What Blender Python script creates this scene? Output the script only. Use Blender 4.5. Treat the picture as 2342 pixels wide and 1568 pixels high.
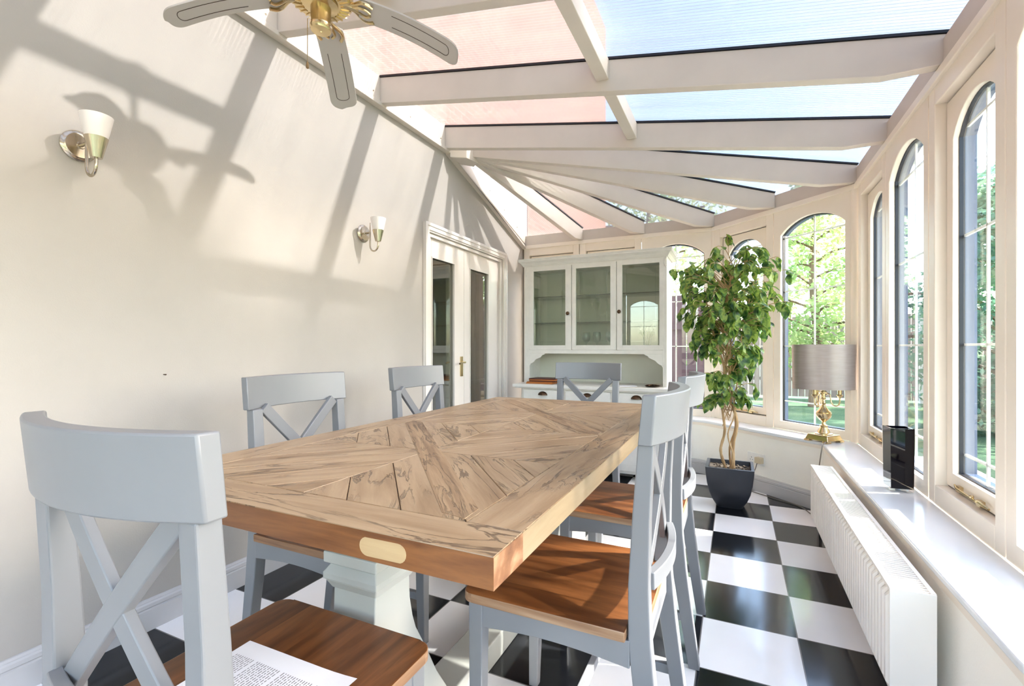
import bpy, math, random
from math import sin, cos, pi, radians, sqrt
from mathutils import Vector, Matrix

for o in list(bpy.data.objects):
    bpy.data.objects.remove(o)
S = bpy.context.scene
C = S.collection

# ------------------------------------------------------------------ camera
F_PX, YAW, CAMZ = 1085.0, 0.440, 1.06
cam_data = bpy.data.cameras.new('camera')
cam_data.sensor_fit = 'HORIZONTAL'
cam_data.sensor_width = 36.0
cam_data.lens = 36.0 * F_PX / 2342.0
cam_data.shift_y = 10.0 / 2342.0
cam_data.clip_start = 0.02
cam_data.clip_end = 200
cam = bpy.data.objects.new('camera', cam_data)
C.objects.link(cam)
cam.location = (0, 0, CAMZ)
cam.rotation_euler = (pi / 2, 0, YAW)
S.camera = cam

# ------------------------------------------------------------------ light
SUN_DIR = Vector((0.319, 0.106, 0.23)).normalized()
world = bpy.data.worlds.new('world')
S.world = world
world.use_nodes = True
wn = world.node_tree.nodes
wl = world.node_tree.links
for n in list(wn):
    wn.remove(n)
w_out = wn.new('ShaderNodeOutputWorld')
w_bg = wn.new('ShaderNodeBackground')
w_sky = wn.new('ShaderNodeTexSky')
w_sky.sky_type = 'NISHITA'
w_sky.sun_disc = False
w_sky.sun_elevation = math.asin(SUN_DIR.z)
w_sky.sun_rotation = math.atan2(SUN_DIR.x, SUN_DIR.y)
w_sky.air_density = 1.0
w_sky.dust_density = 1.5
w_sky.ozone_density = 1.0
w_bg.inputs['Strength'].default_value = 1.05
w_tint = wn.new('ShaderNodeMix')
w_tint.data_type = 'RGBA'
w_tint.blend_type = 'MULTIPLY'
w_tint.inputs[0].default_value = 1.0
w_tint.inputs[7].default_value = (1.04, 0.99, 0.94, 1)
wl.new(w_sky.outputs[0], w_tint.inputs[6])
wl.new(w_tint.outputs[2], w_bg.inputs['Color'])
wl.new(w_bg.outputs[0], w_out.inputs['Surface'])

sun_data = bpy.data.lights.new('sun', 'SUN')
sun_data.energy = 13.5
sun_data.angle = radians(1.9)
sun_data.color = (1.0, 0.96, 0.90)
sun = bpy.data.objects.new('sun', sun_data)
C.objects.link(sun)
sun.location = SUN_DIR * 30
sun.rotation_euler = SUN_DIR.to_track_quat('Z', 'Y').to_euler()

S.view_settings.view_transform = 'Standard'
S.view_settings.look = 'None'
S.view_settings.gamma = 1.0
S.view_settings.use_curve_mapping = False
S.view_settings.exposure = 1.17
S.cycles.max_bounces = 10
S.cycles.diffuse_bounces = 6
S.cycles.glossy_bounces = 4
S.cycles.transparent_max_bounces = 24
S.cycles.transmission_bounces = 8
S.cycles.sample_clamp_indirect = 6.0

# ------------------------------------------------------------------ materials
def lin(c):
    def f(v):
        v /= 255.0
        return v / 12.92 if v <= 0.04045 else ((v + 0.055) / 1.055) ** 2.4
    return (f(c[0]), f(c[1]), f(c[2]), 1.0)

class NT:
    def __init__(self, name):
        self.m = bpy.data.materials.new(name)
        self.m.use_nodes = True
        self.t = self.m.node_tree
        self.n = self.t.nodes
        for x in list(self.n):
            self.n.remove(x)
        self.out = self.n.new('ShaderNodeOutputMaterial')
    def node(self, typ, **kw):
        n = self.n.new(typ)
        for k, v in kw.items():
            if k.startswith('i_'):
                n.inputs[k[2:].replace('_', ' ')].default_value = v
            else:
                setattr(n, k, v)
        return n
    def link(self, a, b):
        self.t.links.new(a, b)
    def bsdf(self, rough=0.5, metal=0.0, spec=0.5):
        b = self.n.new('ShaderNodeBsdfPrincipled')
        b.inputs['Roughness'].default_value = rough
        b.inputs['Metallic'].default_value = metal
        b.inputs['Specular IOR Level'].default_value = spec
        self.link(b.outputs[0], self.out.inputs['Surface'])
        return b
    def coords(self, kind='Object', scale=(1, 1, 1), rot=(0, 0, 0)):
        tc = self.n.new('ShaderNodeTexCoord')
        mp = self.n.new('ShaderNodeMapping')
        mp.inputs['Scale'].default_value = scale
        mp.inputs['Rotation'].default_value = rot
        self.link(tc.outputs[kind], mp.inputs['Vector'])
        return mp.outputs['Vector']
    def noise(self, vec, scale=5, detail=4, rough=0.55, dist=0.0):
        n = self.n.new('ShaderNodeTexNoise')
        n.inputs['Scale'].default_value = scale
        n.inputs['Detail'].default_value = detail
        n.inputs['Roughness'].default_value = rough
        n.inputs['Distortion'].default_value = dist
        self.link(vec, n.inputs['Vector'])
        return n.outputs['Fac']
    def ramp(self, fac, stops, interp='LINEAR'):
        r = self.n.new('ShaderNodeValToRGB')
        r.color_ramp.interpolation = interp
        el = r.color_ramp.elements
        while len(el) < len(stops):
            el.new(0.5)
        for e, (p, c) in zip(el, stops):
            e.position = p
            e.color = c
        self.link(fac, r.inputs['Fac'])
        return r.outputs['Color']
    def bump(self, h, strength, dist, b):
        n = self.n.new('ShaderNodeBump')
        n.inputs['Strength'].default_value = strength
        n.inputs['Distance'].default_value = dist
        self.link(h, n.inputs['Height'])
        self.link(n.outputs[0], b.inputs['Normal'])
    def mix(self, a, b, fac, mode='MIX'):
        n = self.n.new('ShaderNodeMix')
        n.data_type = 'RGBA'
        n.blend_type = mode
        for s, v in ((n.inputs[6], a), (n.inputs[7], b), (n.inputs[0], fac)):
            if hasattr(v, 'node'):
                self.link(v, s)
            else:
                s.default_value = v
        return n.outputs[2]
    def math(self, op, a, b=None, c=None):
        n = self.n.new('ShaderNodeMath')
        n.operation = op
        for s, v in zip(n.inputs, (a, b, c)):
            if v is None:
                continue
            if hasattr(v, 'node'):
                self.link(v, s)
            else:
                s.default_value = v
        return n.outputs[0]

def paint(name, col, rough=0.5, var=0.03, bump=0.0, scale=6, spec=0.5, metal=0.0):
    t = NT(name)
    b = t.bsdf(rough, metal, spec)
    v = t.coords('Object')
    f = t.noise(v, scale, 3)
    c = lin(col)
    lo = tuple(x * (1 - var * 2) for x in c[:3]) + (1,)
    hi = tuple(min(1, x * (1 + var)) for x in c[:3]) + (1,)
    t.link(t.ramp(f, [(0.3, lo), (0.7, hi)]), b.inputs['Base Color'])
    if bump:
        t.bump(t.noise(v, 180, 2), bump, 0.002, b)
    return t.m

def wood(name, cols, rough=0.45, coord='Object', scale=(3, 40, 40), cracks=0.0, spec=0.5, ring=2.2):
    t = NT(name)
    b = t.bsdf(rough, 0, spec)
    v = t.coords(coord, scale)
    v2 = t.coords(coord, tuple(s * 0.22 for s in scale))
    f1 = t.noise(v, 1.0, 8, 0.62, 0.4)
    f2 = t.noise(v2, 1.0, 3, 0.5, ring)
    f = t.math('ADD', t.math('MULTIPLY', f1, 0.5), t.math('MULTIPLY', f2, 0.5))
    n = len(cols)
    stops = [(0.33 + 0.34 * i / (n - 1), lin(c)) for i, c in enumerate(cols)]
    col = t.ramp(f, stops)
    if cracks:
        v3 = t.coords(coord, (scale[0] * 0.8, scale[1] * 0.45, scale[2] * 0.45))
        f3 = t.noise(v3, 1.0, 5, 0.6, 1.2)
        k = t.ramp(f3, [(0.5 - 0.012 * cracks - 0.004, (0, 0, 0, 1)), (0.5 - 0.006 * cracks, (1, 1, 1, 1)),
                        (0.5 + 0.002 * cracks, (1, 1, 1, 1)), (0.5 + 0.008 * cracks + 0.004, (0, 0, 0, 1))])
        f4 = t.noise(t.coords(coord, (scale[0] * 0.9, scale[1] * 0.12, scale[2] * 0.12)), 1.3, 2)
        gate = t.ramp(f4, [(0.40, (0, 0, 0, 1)), (0.55, (1, 1, 1, 1))])
        kk = t.math('MULTIPLY', k, gate)
        col = t.mix(col, lin((70, 48, 30)), t.math('MULTIPLY', kk, 0.75))
        h = t.math('SUBTRACT', f1, t.math('MULTIPLY', kk, 0.9))
        t.bump(h, 0.55, 0.0025, b)
    else:
        t.bump(f1, 0.15, 0.001, b)
    t.link(col, b.inputs['Base Color'])
    return t.m

def metal(name, col, rough=0.2):
    return paint(name, col, rough, 0.02, metal=1.0)

def glass(name, tint=(0.97, 0.985, 0.98), ior=1.45, rough=0.0, boost=1.0):
    t = NT(name)
    tr = t.node('ShaderNodeBsdfTransparent')
    tr.inputs['Color'].default_value = tint + (1,)
    gl = t.node('ShaderNodeBsdfGlossy')
    gl.inputs['Roughness'].default_value = rough
    fr = t.node('ShaderNodeFresnel')
    geo = t.node('ShaderNodeNewGeometry')
    # thin sheet: same reflectance from both faces
    t.link(t.math('ADD', t.math('MULTIPLY', geo.outputs['Backfacing'], 1.0 / ior - ior), ior), fr.inputs['IOR'])
    mx = t.node('ShaderNodeMixShader')
    t.link(t.math('MULTIPLY', fr.outputs[0], boost), mx.inputs[0])
    t.link(tr.outputs[0], mx.inputs[1])
    t.link(gl.outputs[0], mx.inputs[2])
    t.link(mx.outputs[0], t.out.inputs['Surface'])
    return t.m

M = {}
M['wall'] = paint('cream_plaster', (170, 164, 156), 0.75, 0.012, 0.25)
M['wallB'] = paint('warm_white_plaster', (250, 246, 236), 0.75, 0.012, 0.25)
M['frame'] = paint('beige_painted_timber', (240, 229, 214), 0.38, 0.015)
M['beam'] = paint('warm_beige_beam_paint', (206, 196, 184), 0.5, 0.02)
M['trimwhite'] = paint('white_gloss_trim', (222, 214, 205), 0.3, 0.01)
M['base'] = paint('grey_white_gloss', (190, 188, 187), 0.25, 0.01)
M['sill'] = paint('pale_blue_white_gloss_sill', (226, 229, 232), 0.16, 0.01)
M['chair'] = paint('pale_grey_blue_chair_paint', (122, 123, 126), 0.36, 0.015)
M['worn'] = paint('distressed_white_paint', (224, 221, 213), 0.45, 0.03, scale=14)
M['wornIn'] = paint('sage_grey_interior', (214, 214, 200), 0.6, 0.02)
M['rad'] = paint('radiator_enamel', (240, 233, 224), 0.3, 0.005)
M['dark'] = paint('black_gasket', (22, 22, 30), 0.4, 0.0)
M['bluegrey'] = paint('blue_grey_spacer', (66, 80, 104), 0.35, 0.0)
M['nickel'] = metal('satin_nickel', (196, 184, 165), 0.2)
M['brass'] = metal('polished_brass', (216, 194, 150), 0.22)
M['chrome'] = metal('chrome', (225, 225, 225), 0.08)
M['bronze'] = metal('dark_bronze', (92, 72, 56), 0.35)
M['fan'] = paint('fan_blade_white', (186, 180, 174), 0.4, 0.01)
M['frost'] = paint('frosted_opal_glass', (238, 232, 228), 0.3, 0.0)
M['pot'] = paint('matt_black_planter', (52, 54, 60), 0.42, 0.05, 0.1)
M['soil'] = paint('potting_soil', (96, 84, 70), 0.9, 0.3, scale=60)
M['bark'] = wood('ficus_bark', [(120, 92, 60), (178, 145, 100), (205, 178, 135)], 0.7, scale=(30, 30, 8))
M['paper'] = paint('white_paper', (244, 244, 248), 0.6, 0.0)
M['ink'] = paint('printed_ink', (70, 70, 78), 0.6, 0.0)
M['plastic'] = paint('white_plastic', (240, 238, 232), 0.3, 0.0)
M['plug'] = paint('cream_plug_plastic', (206, 190, 158), 0.35, 0.0)
M['cord'] = paint('brown_grey_cord', (112, 104, 94), 0.5, 0.0)
M['vase'] = paint('black_glass', (6, 5, 14), 0.06, 0.0, spec=0.4)
M['glass'] = glass('window_glass')
M['cabglass'] = glass('cabinet_glass', (0.86, 0.89, 0.85), 1.5, 0.0, 1.6)
M['doorglass'] = glass('door_glass', (0.85, 0.87, 0.82), 1.6, 0.0, 2.6)
M['clear'] = glass('clear_crystal', (0.93, 0.95, 0.95), 1.5, 0.02, 1.5)
M['seat'] = wood('stained_brown_seat_wood', [(52, 27, 12), (92, 52, 24), (124, 76, 40), (78, 42, 20)], 0.32, 'UV', (3, 26, 26))
M['seatedge'] = wood('seat_edge_wood', [(96, 64, 40), (140, 104, 74), (176, 146, 116)], 0.45, 'UV', (3, 50, 50))
M['top'] = wood('bleached_oak_planks', [(124, 96, 68), (150, 122, 91), (168, 142, 111), (141, 112, 82)], 0.34, 'UV', (3.0, 30, 30), cracks=2.0)
M['topweathered'] = wood('weathered_cracked_plank', [(104, 78, 56), (150, 121, 90), (176, 148, 114)], 0.42, 'UV', (4.0, 70, 70), cracks=3.5)
M['edge'] = wood('brown_table_edge', [(58, 30, 12), (98, 56, 26), (132, 84, 44), (82, 44, 20)], 0.36, 'UV', (2.5, 18, 18))
M['edgeside'] = wood('pale_table_edge', [(128, 105, 78), (160, 140, 110), (178, 158, 130)], 0.4, 'UV', (2.5, 22, 22))
M['endgrain'] = wood('swirled_end_grain', [(84, 52, 34), (140, 98, 68), (186, 150, 116)], 0.45, 'UV', (14, 22, 22), ring=5)
M['pale'] = wood('pale_plug_wood', [(170, 140, 100), (196, 168, 126)], 0.45, 'UV', (3, 40, 40))
M['groove'] = paint('dark_groove', (64, 44, 28), 0.8, 0.0)
M['pedestal'] = paint('soft_white_pedestal_paint', (172, 173, 166), 0.4, 0.01)
M['lawn'] = None
M['curtain'] = paint('beige_curtain', (190, 184, 165), 0.8, 0.03)
M['room'] = paint('next_room_wall', (205, 198, 176), 0.8, 0.02)
M['roomfloor'] = paint('next_room_floor', (120, 100, 80), 0.5, 0.05)
M['fence'] = wood('weathered_fence_boards', [(108, 92, 92), (146, 128, 122), (170, 150, 140)], 0.8, scale=(12, 12, 1.0))
M['darkfence'] = wood('dark_stained_boards', [(44, 34, 40), (66, 52, 58), (84, 68, 72)], 0.8, scale=(12, 12, 1.0))
M['trunk'] = wood('tree_bark', [(74, 58, 44), (108, 90, 70), (132, 112, 92)], 0.9, scale=(14, 14, 3))
M['coaster'] = paint('dark_red_placemat', (74, 22, 16), 0.4, 0.05)
M['coaster2'] = paint('amber_placemat', (178, 106, 46), 0.45, 0.05)
M['stem'] = paint('tulip_stem_green', (96, 128, 66), 0.5, 0.1)
M['petal'] = paint('white_petal', (246, 246, 236), 0.5, 0.01)

def mk_floor():
    t = NT('chequered_tile_floor')
    b = t.bsdf(0.12)
    tc = t.node('ShaderNodeTexCoord')
    sx = t.node('ShaderNodeSeparateXYZ')
    t.link(tc.outputs['Object'], sx.inputs[0])
    u = t.math('DIVIDE', t.math('SUBTRACT', sx.outputs[0], -0.1160), 0.3215)
    v = t.math('DIVIDE', t.math('SUBTRACT', sx.outputs[1], 2.9745), 0.3215)
    par = t.math('MODULO', t.math('ADD', t.math('FLOOR', u), t.math('ADD', t.math('FLOOR', v), 200.0)), 2.0)
    def edge(x):
        fr = t.math('FRACT', t.math('ADD', x, 100.0))
        return t.math('MINIMUM', fr, t.math('SUBTRACT', 1.0, fr))
    e = t.math('MINIMUM', edge(u), edge(v))
    gr = t.math('LESS_THAN', e, 0.0065)
    nz = t.noise(t.coords('Object'), 3, 3)
    black = t.ramp(nz, [(0.3, lin((20, 21, 24))), (0.7, lin((30, 31, 34)))])
    white = t.ramp(nz, [(0.3, lin((246, 244, 243))), (0.7, lin((252, 250, 249)))])
    col = t.mix(white, black, par)
    col = t.mix(col, lin((120, 116, 112)), gr)
    t.link(col, b.inputs['Base Color'])
    rr = t.ramp(nz, [(0.3, (0.10, 0.10, 0.10, 1)), (0.7, (0.17, 0.17, 0.17, 1))])
    t.link(rr, b.inputs['Roughness'])
    t.bump(t.math('SUBTRACT', 1.0, gr), 0.35, 0.001, b)
    return t.m
M['floor'] = mk_floor()

def mk_poly():
    # lower skin of twin wall polycarbonate: webs make fine stripes along UV u
    t = NT('ribbed_polycarbonate')
    uv = t.node('ShaderNodeTexCoord')
    sx = t.node('ShaderNodeSeparateXYZ')
    t.link(uv.outputs['UV'], sx.inputs[0])
    fr = t.math('FRACT', t.math('MULTIPLY', sx.outputs[1], 52.0))
    web = t.math('GREATER_THAN', fr, 0.80)
    nz = t.noise(t.coords('UV', (1.2, 9, 1)), 1.2, 4, 0.6)
    dirt = t.ramp(nz, [(0.35, (0.80, 0.80, 0.82, 1)), (0.65, (0.95, 0.95, 0.96, 1))])
    tr = t.node('ShaderNodeBsdfTransparent')
    t.link(t.mix(dirt, (0.31, 0.31, 0.315, 1), 1.0, 'MULTIPLY'), tr.inputs['Color'])
    tl = t.node('ShaderNodeBsdfTranslucent')
    tl.inputs['Color'].default_value = (0.10, 0.099, 0.098, 1)
    gl = t.node('ShaderNodeBsdfGlossy')
    gl.inputs['Roughness'].default_value = 0.12
    df = t.node('ShaderNodeBsdfDiffuse')
    df.inputs['Color'].default_value = (0.9, 0.9, 0.9, 1)
    m1 = t.node('ShaderNodeMixShader')
    t.link(t.math('ADD', t.math('MULTIPLY', web, 0.45), 0.30), m1.inputs[0])
    t.link(tr.outputs[0], m1.inputs[1])
    t.link(tl.outputs[0], m1.inputs[2])
    m3 = t.node('ShaderNodeMixShader')
    m3.inputs[0].default_value = 0.10
    t.link(m1.outputs[0], m3.inputs[1])
    t.link(df.outputs[0], m3.inputs[2])
    m2 = t.node('ShaderNodeMixShader')
    frs = t.node('ShaderNodeFresnel')
    frs.inputs['IOR'].default_value = 1.5
    t.link(frs.outputs[0], m2.inputs[0])
    t.link(m3.outputs[0], m2.inputs[1])
    t.link(gl.outputs[0], m2.inputs[2])
    t.link(m2.outputs[0], t.out.inputs['Surface'])
    return t.m
M['poly'] = mk_poly()
M['polytop'] = glass('clear_top_skin', (0.93, 0.94, 0.95), 1.3)

def mk_brick():
    t = NT('orange_brick_house_wall')
    b = t.bsdf(0.85)
    br = t.node('ShaderNodeTexBrick')
    br.inputs['Color1'].default_value = lin((142, 92, 72))
    br.inputs['Color2'].default_value = lin((158, 108, 86))
    br.inputs['Mortar'].default_value = lin((150, 128, 112))
    br.inputs['Scale'].default_value = 4.4
    tc = t.node('ShaderNodeTexCoord')
    sx = t.node('ShaderNodeSeparateXYZ')
    cb = t.node('ShaderNodeCombineXYZ')
    t.link(tc.outputs['Object'], sx.inputs[0])
    t.link(sx.outputs[1], cb.inputs[0])
    t.link(sx.outputs[2], cb.inputs[1])
    t.link(cb.outputs[0], br.inputs['Vector'])
    t.link(br.outputs['Color'], b.inputs['Base Color'])
    return t.m
M['brick'] = mk_brick()

def mk_lawn():
    t = NT('lawn_grass')
    b = t.bsdf(0.9, 0, 0.1)
    v = t.coords('Object')
    f = t.math('ADD', t.math('MULTIPLY', t.noise(v, 60, 4), 0.6), t.math('MULTIPLY', t.noise(v, 1.2, 3), 0.4))
    t.link(t.ramp(f, [(0.35, lin((58, 88, 70))), (0.5, lin((88, 116, 88))), (0.65, lin((128, 144, 108)))]), b.inputs['Base Color'])
    t.bump(t.noise(v, 120, 3), 0.8, 0.02, b)
    return t.m
M['lawn'] = mk_lawn()
M['paving'] = paint('pale_patio_paving', (214, 208, 200), 0.8, 0.05, scale=3)

def mk_leaf(name, cols, scale=9.0, trans=0.35):
    t = NT(name)
    v = t.coords('Object')
    f = t.noise(v, scale, 2)
    n = len(cols)
    col = t.ramp(f, [(0.32 + 0.36 * i / (n - 1), lin(c)) for i, c in enumerate(cols)])
    b = t.node('ShaderNodeBsdfPrincipled')
    b.inputs['Roughness'].default_value = 0.38
    t.link(col, b.inputs['Base Color'])
    tl = t.node('ShaderNodeBsdfTranslucent')
    t.link(col, tl.inputs['Color'])
    m = t.node('ShaderNodeMixShader')
    m.inputs[0].default_value = trans
    t.link(b.outputs[0], m.inputs[1])
    t.link(tl.outputs[0], m.inputs[2])
    t.link(m.outputs[0], t.out.inputs['Surface'])
    return t.m
M['ficus'] = mk_leaf('ficus_leaf', [(36, 66, 34), (84, 122, 56), (156, 178, 84), (60, 96, 50)], 20, 0.42)
M['leafA'] = mk_leaf('green_tree_leaf', [(120, 158, 100), (170, 194, 132), (214, 218, 166)], 1.6, 0.5)
M['leafB'] = mk_leaf('dark_conifer_leaf', [(66, 112, 96), (104, 150, 128), (150, 180, 144)], 1.8, 0.45)
M['leafC'] = mk_leaf('autumn_leaf', [(176, 190, 120), (222, 208, 150), (228, 186, 140)], 1.4, 0.5)

def mk_shade():
    t = NT('taupe_satin_shade')
    b = t.bsdf(0.3, 0.25)
    v = t.coords('Object', (10, 10, 160))
    f = t.noise(v, 1.0, 3)
    t.link(t.ramp(f, [(0.3, lin((140, 127, 121))), (0.7, lin((152, 139, 133)))]), b.inputs['Base Color'])
    b.inputs['Sheen Weight'].default_value = 0.3
    return t.m
M['shade'] = mk_shade()

# ------------------------------------------------------------------ mesh helpers
class MB:
    def __init__(s):
        s.v, s.f, s.mi, s.uv = [], [], [], []
    def face(s, pts, mi=0, uv=None):
        b = len(s.v)
        s.v += [tuple(p) for p in pts]
        s.f.append(tuple(range(b, b + len(pts))))
        s.mi.append(mi)
        s.uv.append(uv)
    def add(s, verts, faces, mi=0, uvs=None):
        b = len(s.v)
        s.v += [tuple(p) for p in verts]
        for i, f in enumerate(faces):
            s.f.append(tuple(b + k for k in f))
            s.mi.append(mi)
            s.uv.append(uvs[i] if uvs else None)
    def box(s, x0, x1, y0, y1, z0, z1, mi=0, M4=None, uvax=None):
        vs = [Vector((x, y, z)) for z in (z0, z1) for y in (y0, y1) for x in (x0, x1)]
        fs = [(0, 2, 3, 1), (4, 5, 7, 6), (0, 1, 5, 4), (2, 6, 7, 3), (0, 4, 6, 2), (1, 3, 7, 5)]
        uvs = None
        if uvax is not None:
            # uv: u along the chosen axis, v along the others added
            o = random.random() * 20
            def uvf(p):
                rest = [p[i] for i in range(3) if i != uvax]
                return (p[uvax] + o, rest[0] + rest[1] * 1.013 + o * 0.37)
            uvs = [[uvf(vs[i]) for i in f] for f in fs]
        if M4 is not None:
            vs = [M4 @ p for p in vs]
        s.add(vs, fs, mi, uvs)
    def beam(s, p0, p1, w, h, mi=0, up=Vector((0, 0, 1)), top=False):
        p0, p1 = Vector(p0), Vector(p1)
        d = (p1 - p0).normalized()
        side = d.cross(up)
        if side.length < 1e-5:
            side = d.cross(Vector((1, 0, 0)))
        side.normalize()
        u2 = side.cross(d).normalized()
        vs = []
        for p in (p0, p1):
            for a, b in ((-1, -1), (1, -1), (1, 1), (-1, 1)):
                vs.append(p + side * a * w / 2 + u2 * b * h / 2)
        s.add(vs, [(0, 1, 2, 3), (7, 6, 5, 4), (0, 4, 5, 1), (1, 5, 6, 2), (2, 6, 7, 3), (3, 7, 4, 0)], mi)
    def prism(s, pts, vec, mi=0, caps=True):
        n = len(pts)
        a = [Vector(p) for p in pts]
        v = Vector(vec)
        b = [p + v for p in a]
        fs = [(i, (i + 1) % n, n + (i + 1) % n, n + i) for i in range(n)]
        if caps:
            fs += [tuple(reversed(range(n))), tuple(range(n, 2 * n))]
        s.add(a + b, fs, mi)
    def lathe(s, prof, c=(0, 0, 0), seg=24, mi=0, axis='z', sx=1.0, sy=1.0):
        vs, fs = [], []
        for r, z in prof:
            for k in range(seg):
                a = 2 * pi * k / seg
                x, y = r * cos(a) * sx, r * sin(a) * sy
                p = {'z': (x, y, z), 'x': (z, x, y), 'y': (x, z, y)}[axis]
                vs.append((c[0] + p[0], c[1] + p[1], c[2] + p[2]))
        for i in range(len(prof) - 1):
            for k in range(seg):
                fs.append((i * seg + k, i * seg + (k + 1) % seg, (i + 1) * seg + (k + 1) % seg, (i + 1) * seg + k))
        fs.append(tuple(reversed(range(seg))))
        fs.append(tuple(range((len(prof) - 1) * seg, len(prof) * seg)))
        s.add(vs, fs, mi)
    def tube(s, path, r, seg=8, mi=0):
        path = [Vector(p) for p in path]
        n = len(path)
        rs = r if isinstance(r, (list, tuple)) else [r] * n
        vs, fs = [], []
        prev = None
        for i, p in enumerate(path):
            d = (path[min(i + 1, n - 1)] - path[max(i - 1, 0)]).normalized()
            if prev is None:
                a = d.cross(Vector((0, 0, 1)))
                if a.length < 1e-3:
                    a = d.cross(Vector((1, 0, 0)))
            else:
                a = prev - d * prev.dot(d)
            a.normalize()
            prev = a
            b = d.cross(a)
            for k in range(seg):
                t = 2 * pi * k / seg
                vs.append(p + (a * cos(t) + b * sin(t)) * rs[i])
        for i in range(n - 1):
            for k in range(seg):
                fs.append((i * seg + k, i * seg + (k + 1) % seg, (i + 1) * seg + (k + 1) % seg, (i + 1) * seg + k))
        fs.append(tuple(reversed(range(seg))))
        fs.append(tuple(range((n - 1) * seg, n * seg)))
        s.add(vs, fs, mi)
    def build(s, name, mats, parent=None, smooth=False, bevel=0.0, seg=2, loc=None, rot=None):
        me = bpy.data.meshes.new(name)
        me.from_pydata(s.v, [], s.f)
        if not isinstance(mats, (list, tuple)):
            mats = [mats]
        for m in mats:
            me.materials.append(m)
        me.polygons.foreach_set('material_index', s.mi)
        if any(u is not None for u in s.uv):
            ul = me.uv_layers.new(name='UVMap')
            k = 0
            for f, u in zip(s.f, s.uv):
                for j in range(len(f)):
                    ul.data[k].uv = u[j] if u else (0, 0)
                    k += 1
        if smooth:
            for p in me.polygons:
                p.use_smooth = True
            try:
                me.set_sharp_from_angle(angle=radians(38))
            except Exception:
                pass
        me.validate()
        me.update()
        o = bpy.data.objects.new(name, me)
        C.objects.link(o)
        if parent is not None:
            o.parent = parent
        if loc is not None:
            o.location = loc
        if rot is not None:
            o.rotation_euler = rot
        if bevel:
            # weld so that bevels see shared edges
            w = o.modifiers.new('weld', 'WELD')
            w.merge_threshold = 0.00005
            bv = o.modifiers.new('bevel', 'BEVEL')
            bv.width = bevel
            bv.segments = seg
            bv.limit_method = 'ANGLE'
            bv.angle_limit = radians(35)
            bv.harden_normals = False
        return o

def thing(name, label, cat, loc=(0, 0, 0), rotz=0.0, group=None):
    o = bpy.data.objects.new(name, None)
    C.objects.link(o)
    o.location = loc
    o.rotation_euler = (0, 0, rotz)
    o.empty_display_size = 0.1
    o['label'] = label
    o['category'] = cat
    if group:
        o['group'] = group
    return o

def tag(o, label, cat, group=None, kind=None):
    o['label'] = label
    o['category'] = cat
    if group:
        o['group'] = group
    if kind:
        o['kind'] = kind
    return o

def struct_root(name, loc=(0, 0, 0), rotz=0.0, label=None, cat=None):
    o = bpy.data.objects.new(name, None)
    C.objects.link(o)
    o.location = loc
    o.rotation_euler = (0, 0, rotz)
    o['kind'] = 'structure'
    if label:
        o['label'] = label
        o['category'] = cat
    return o

def struct(o, label=None, cat=None):
    o['kind'] = 'structure'
    if label:
        o['label'] = label
        o['category'] = cat
    return o

def dup(root, loc, rotz, label=None, group=None):
    r = root.copy()
    C.objects.link(r)
    r.location = loc
    r.rotation_euler = (0, 0, rotz)
    if label:
        r['label'] = label
    if group:
        r['group'] = group
    for ch in list(root.children):
        c = ch.copy()
        C.objects.link(c)
        c.parent = r
        for g in ch.children:
            d = g.copy()
            C.objects.link(d)
            d.parent = c
    return r

# ------------------------------------------------------------------ room dimensions
XL, XR, YB = -2.0, 0.704, 4.51
CX0, CY0 = 0.704, 3.70          # corner of right window wall and angled bay wall
CX1, CY1 = -0.18, 4.51          # corner of angled bay wall and far wall
YN = -1.75                      # wall behind the camera
SILLZ, EAVE = 0.45, 2.11
DN = 0.19                       # sill overhang to inside wall face
def eave_z(x):                  # underside of glazing
    return 2.353 - 0.181 * x

# floor
b = MB()
b.face([(XL, YN, 0), (0.55, YN, 0), (0.55, 3.72, 0), (-0.28, 4.42, 0), (XL, 4.42, 0)])
b.face([(0.55, YN, -0.12), (XL, YN, -0.12), (XL, 4.42, -0.12), (-0.28, 4.42, -0.12), (0.55, 3.72, -0.12)])
struct(b.build('floor', M['floor']), 'black and white chequered tile floor', 'floor')

# left wall (house wall) with door opening
DY0, DY1, DZ = 2.835, 4.02, 1.885
b = MB()
b.box(XL - 0.24, XL, YN, DY0, 0, 2.74)
b.box(XL - 0.24, XL, DY0, DY1, DZ, 2.74)
b.box(XL - 0.24, XL, DY1, 4.62, 0, 2.74)
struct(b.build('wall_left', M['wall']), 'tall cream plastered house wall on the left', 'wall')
b = MB()
b.box(XL - 0.24, XL, -4.5, 8.0, 2.745, 6.5)
b.box(XL - 0.24, XL, 4.64, 8.0, -0.1, 2.74)
struct(b.build('wall_upper', M['brick']), 'orange brick house wall rising above the glass roof', 'wall')
# wall behind camera
b = MB()
b.box(XL, XR + 0.1, YN - 0.2, YN - 0.0, 0, SILLZ)
b.prism([Vector((XL, YN - 0.085, EAVE)), Vector((XR + 0.08, YN - 0.085, EAVE)), Vector((XR + 0.08, YN - 0.085, 2.2)), Vector((XL, YN - 0.085, 2.7))], (0, 0.085, 0))
struct(b.build('wall_rear', M['wall']))

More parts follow.
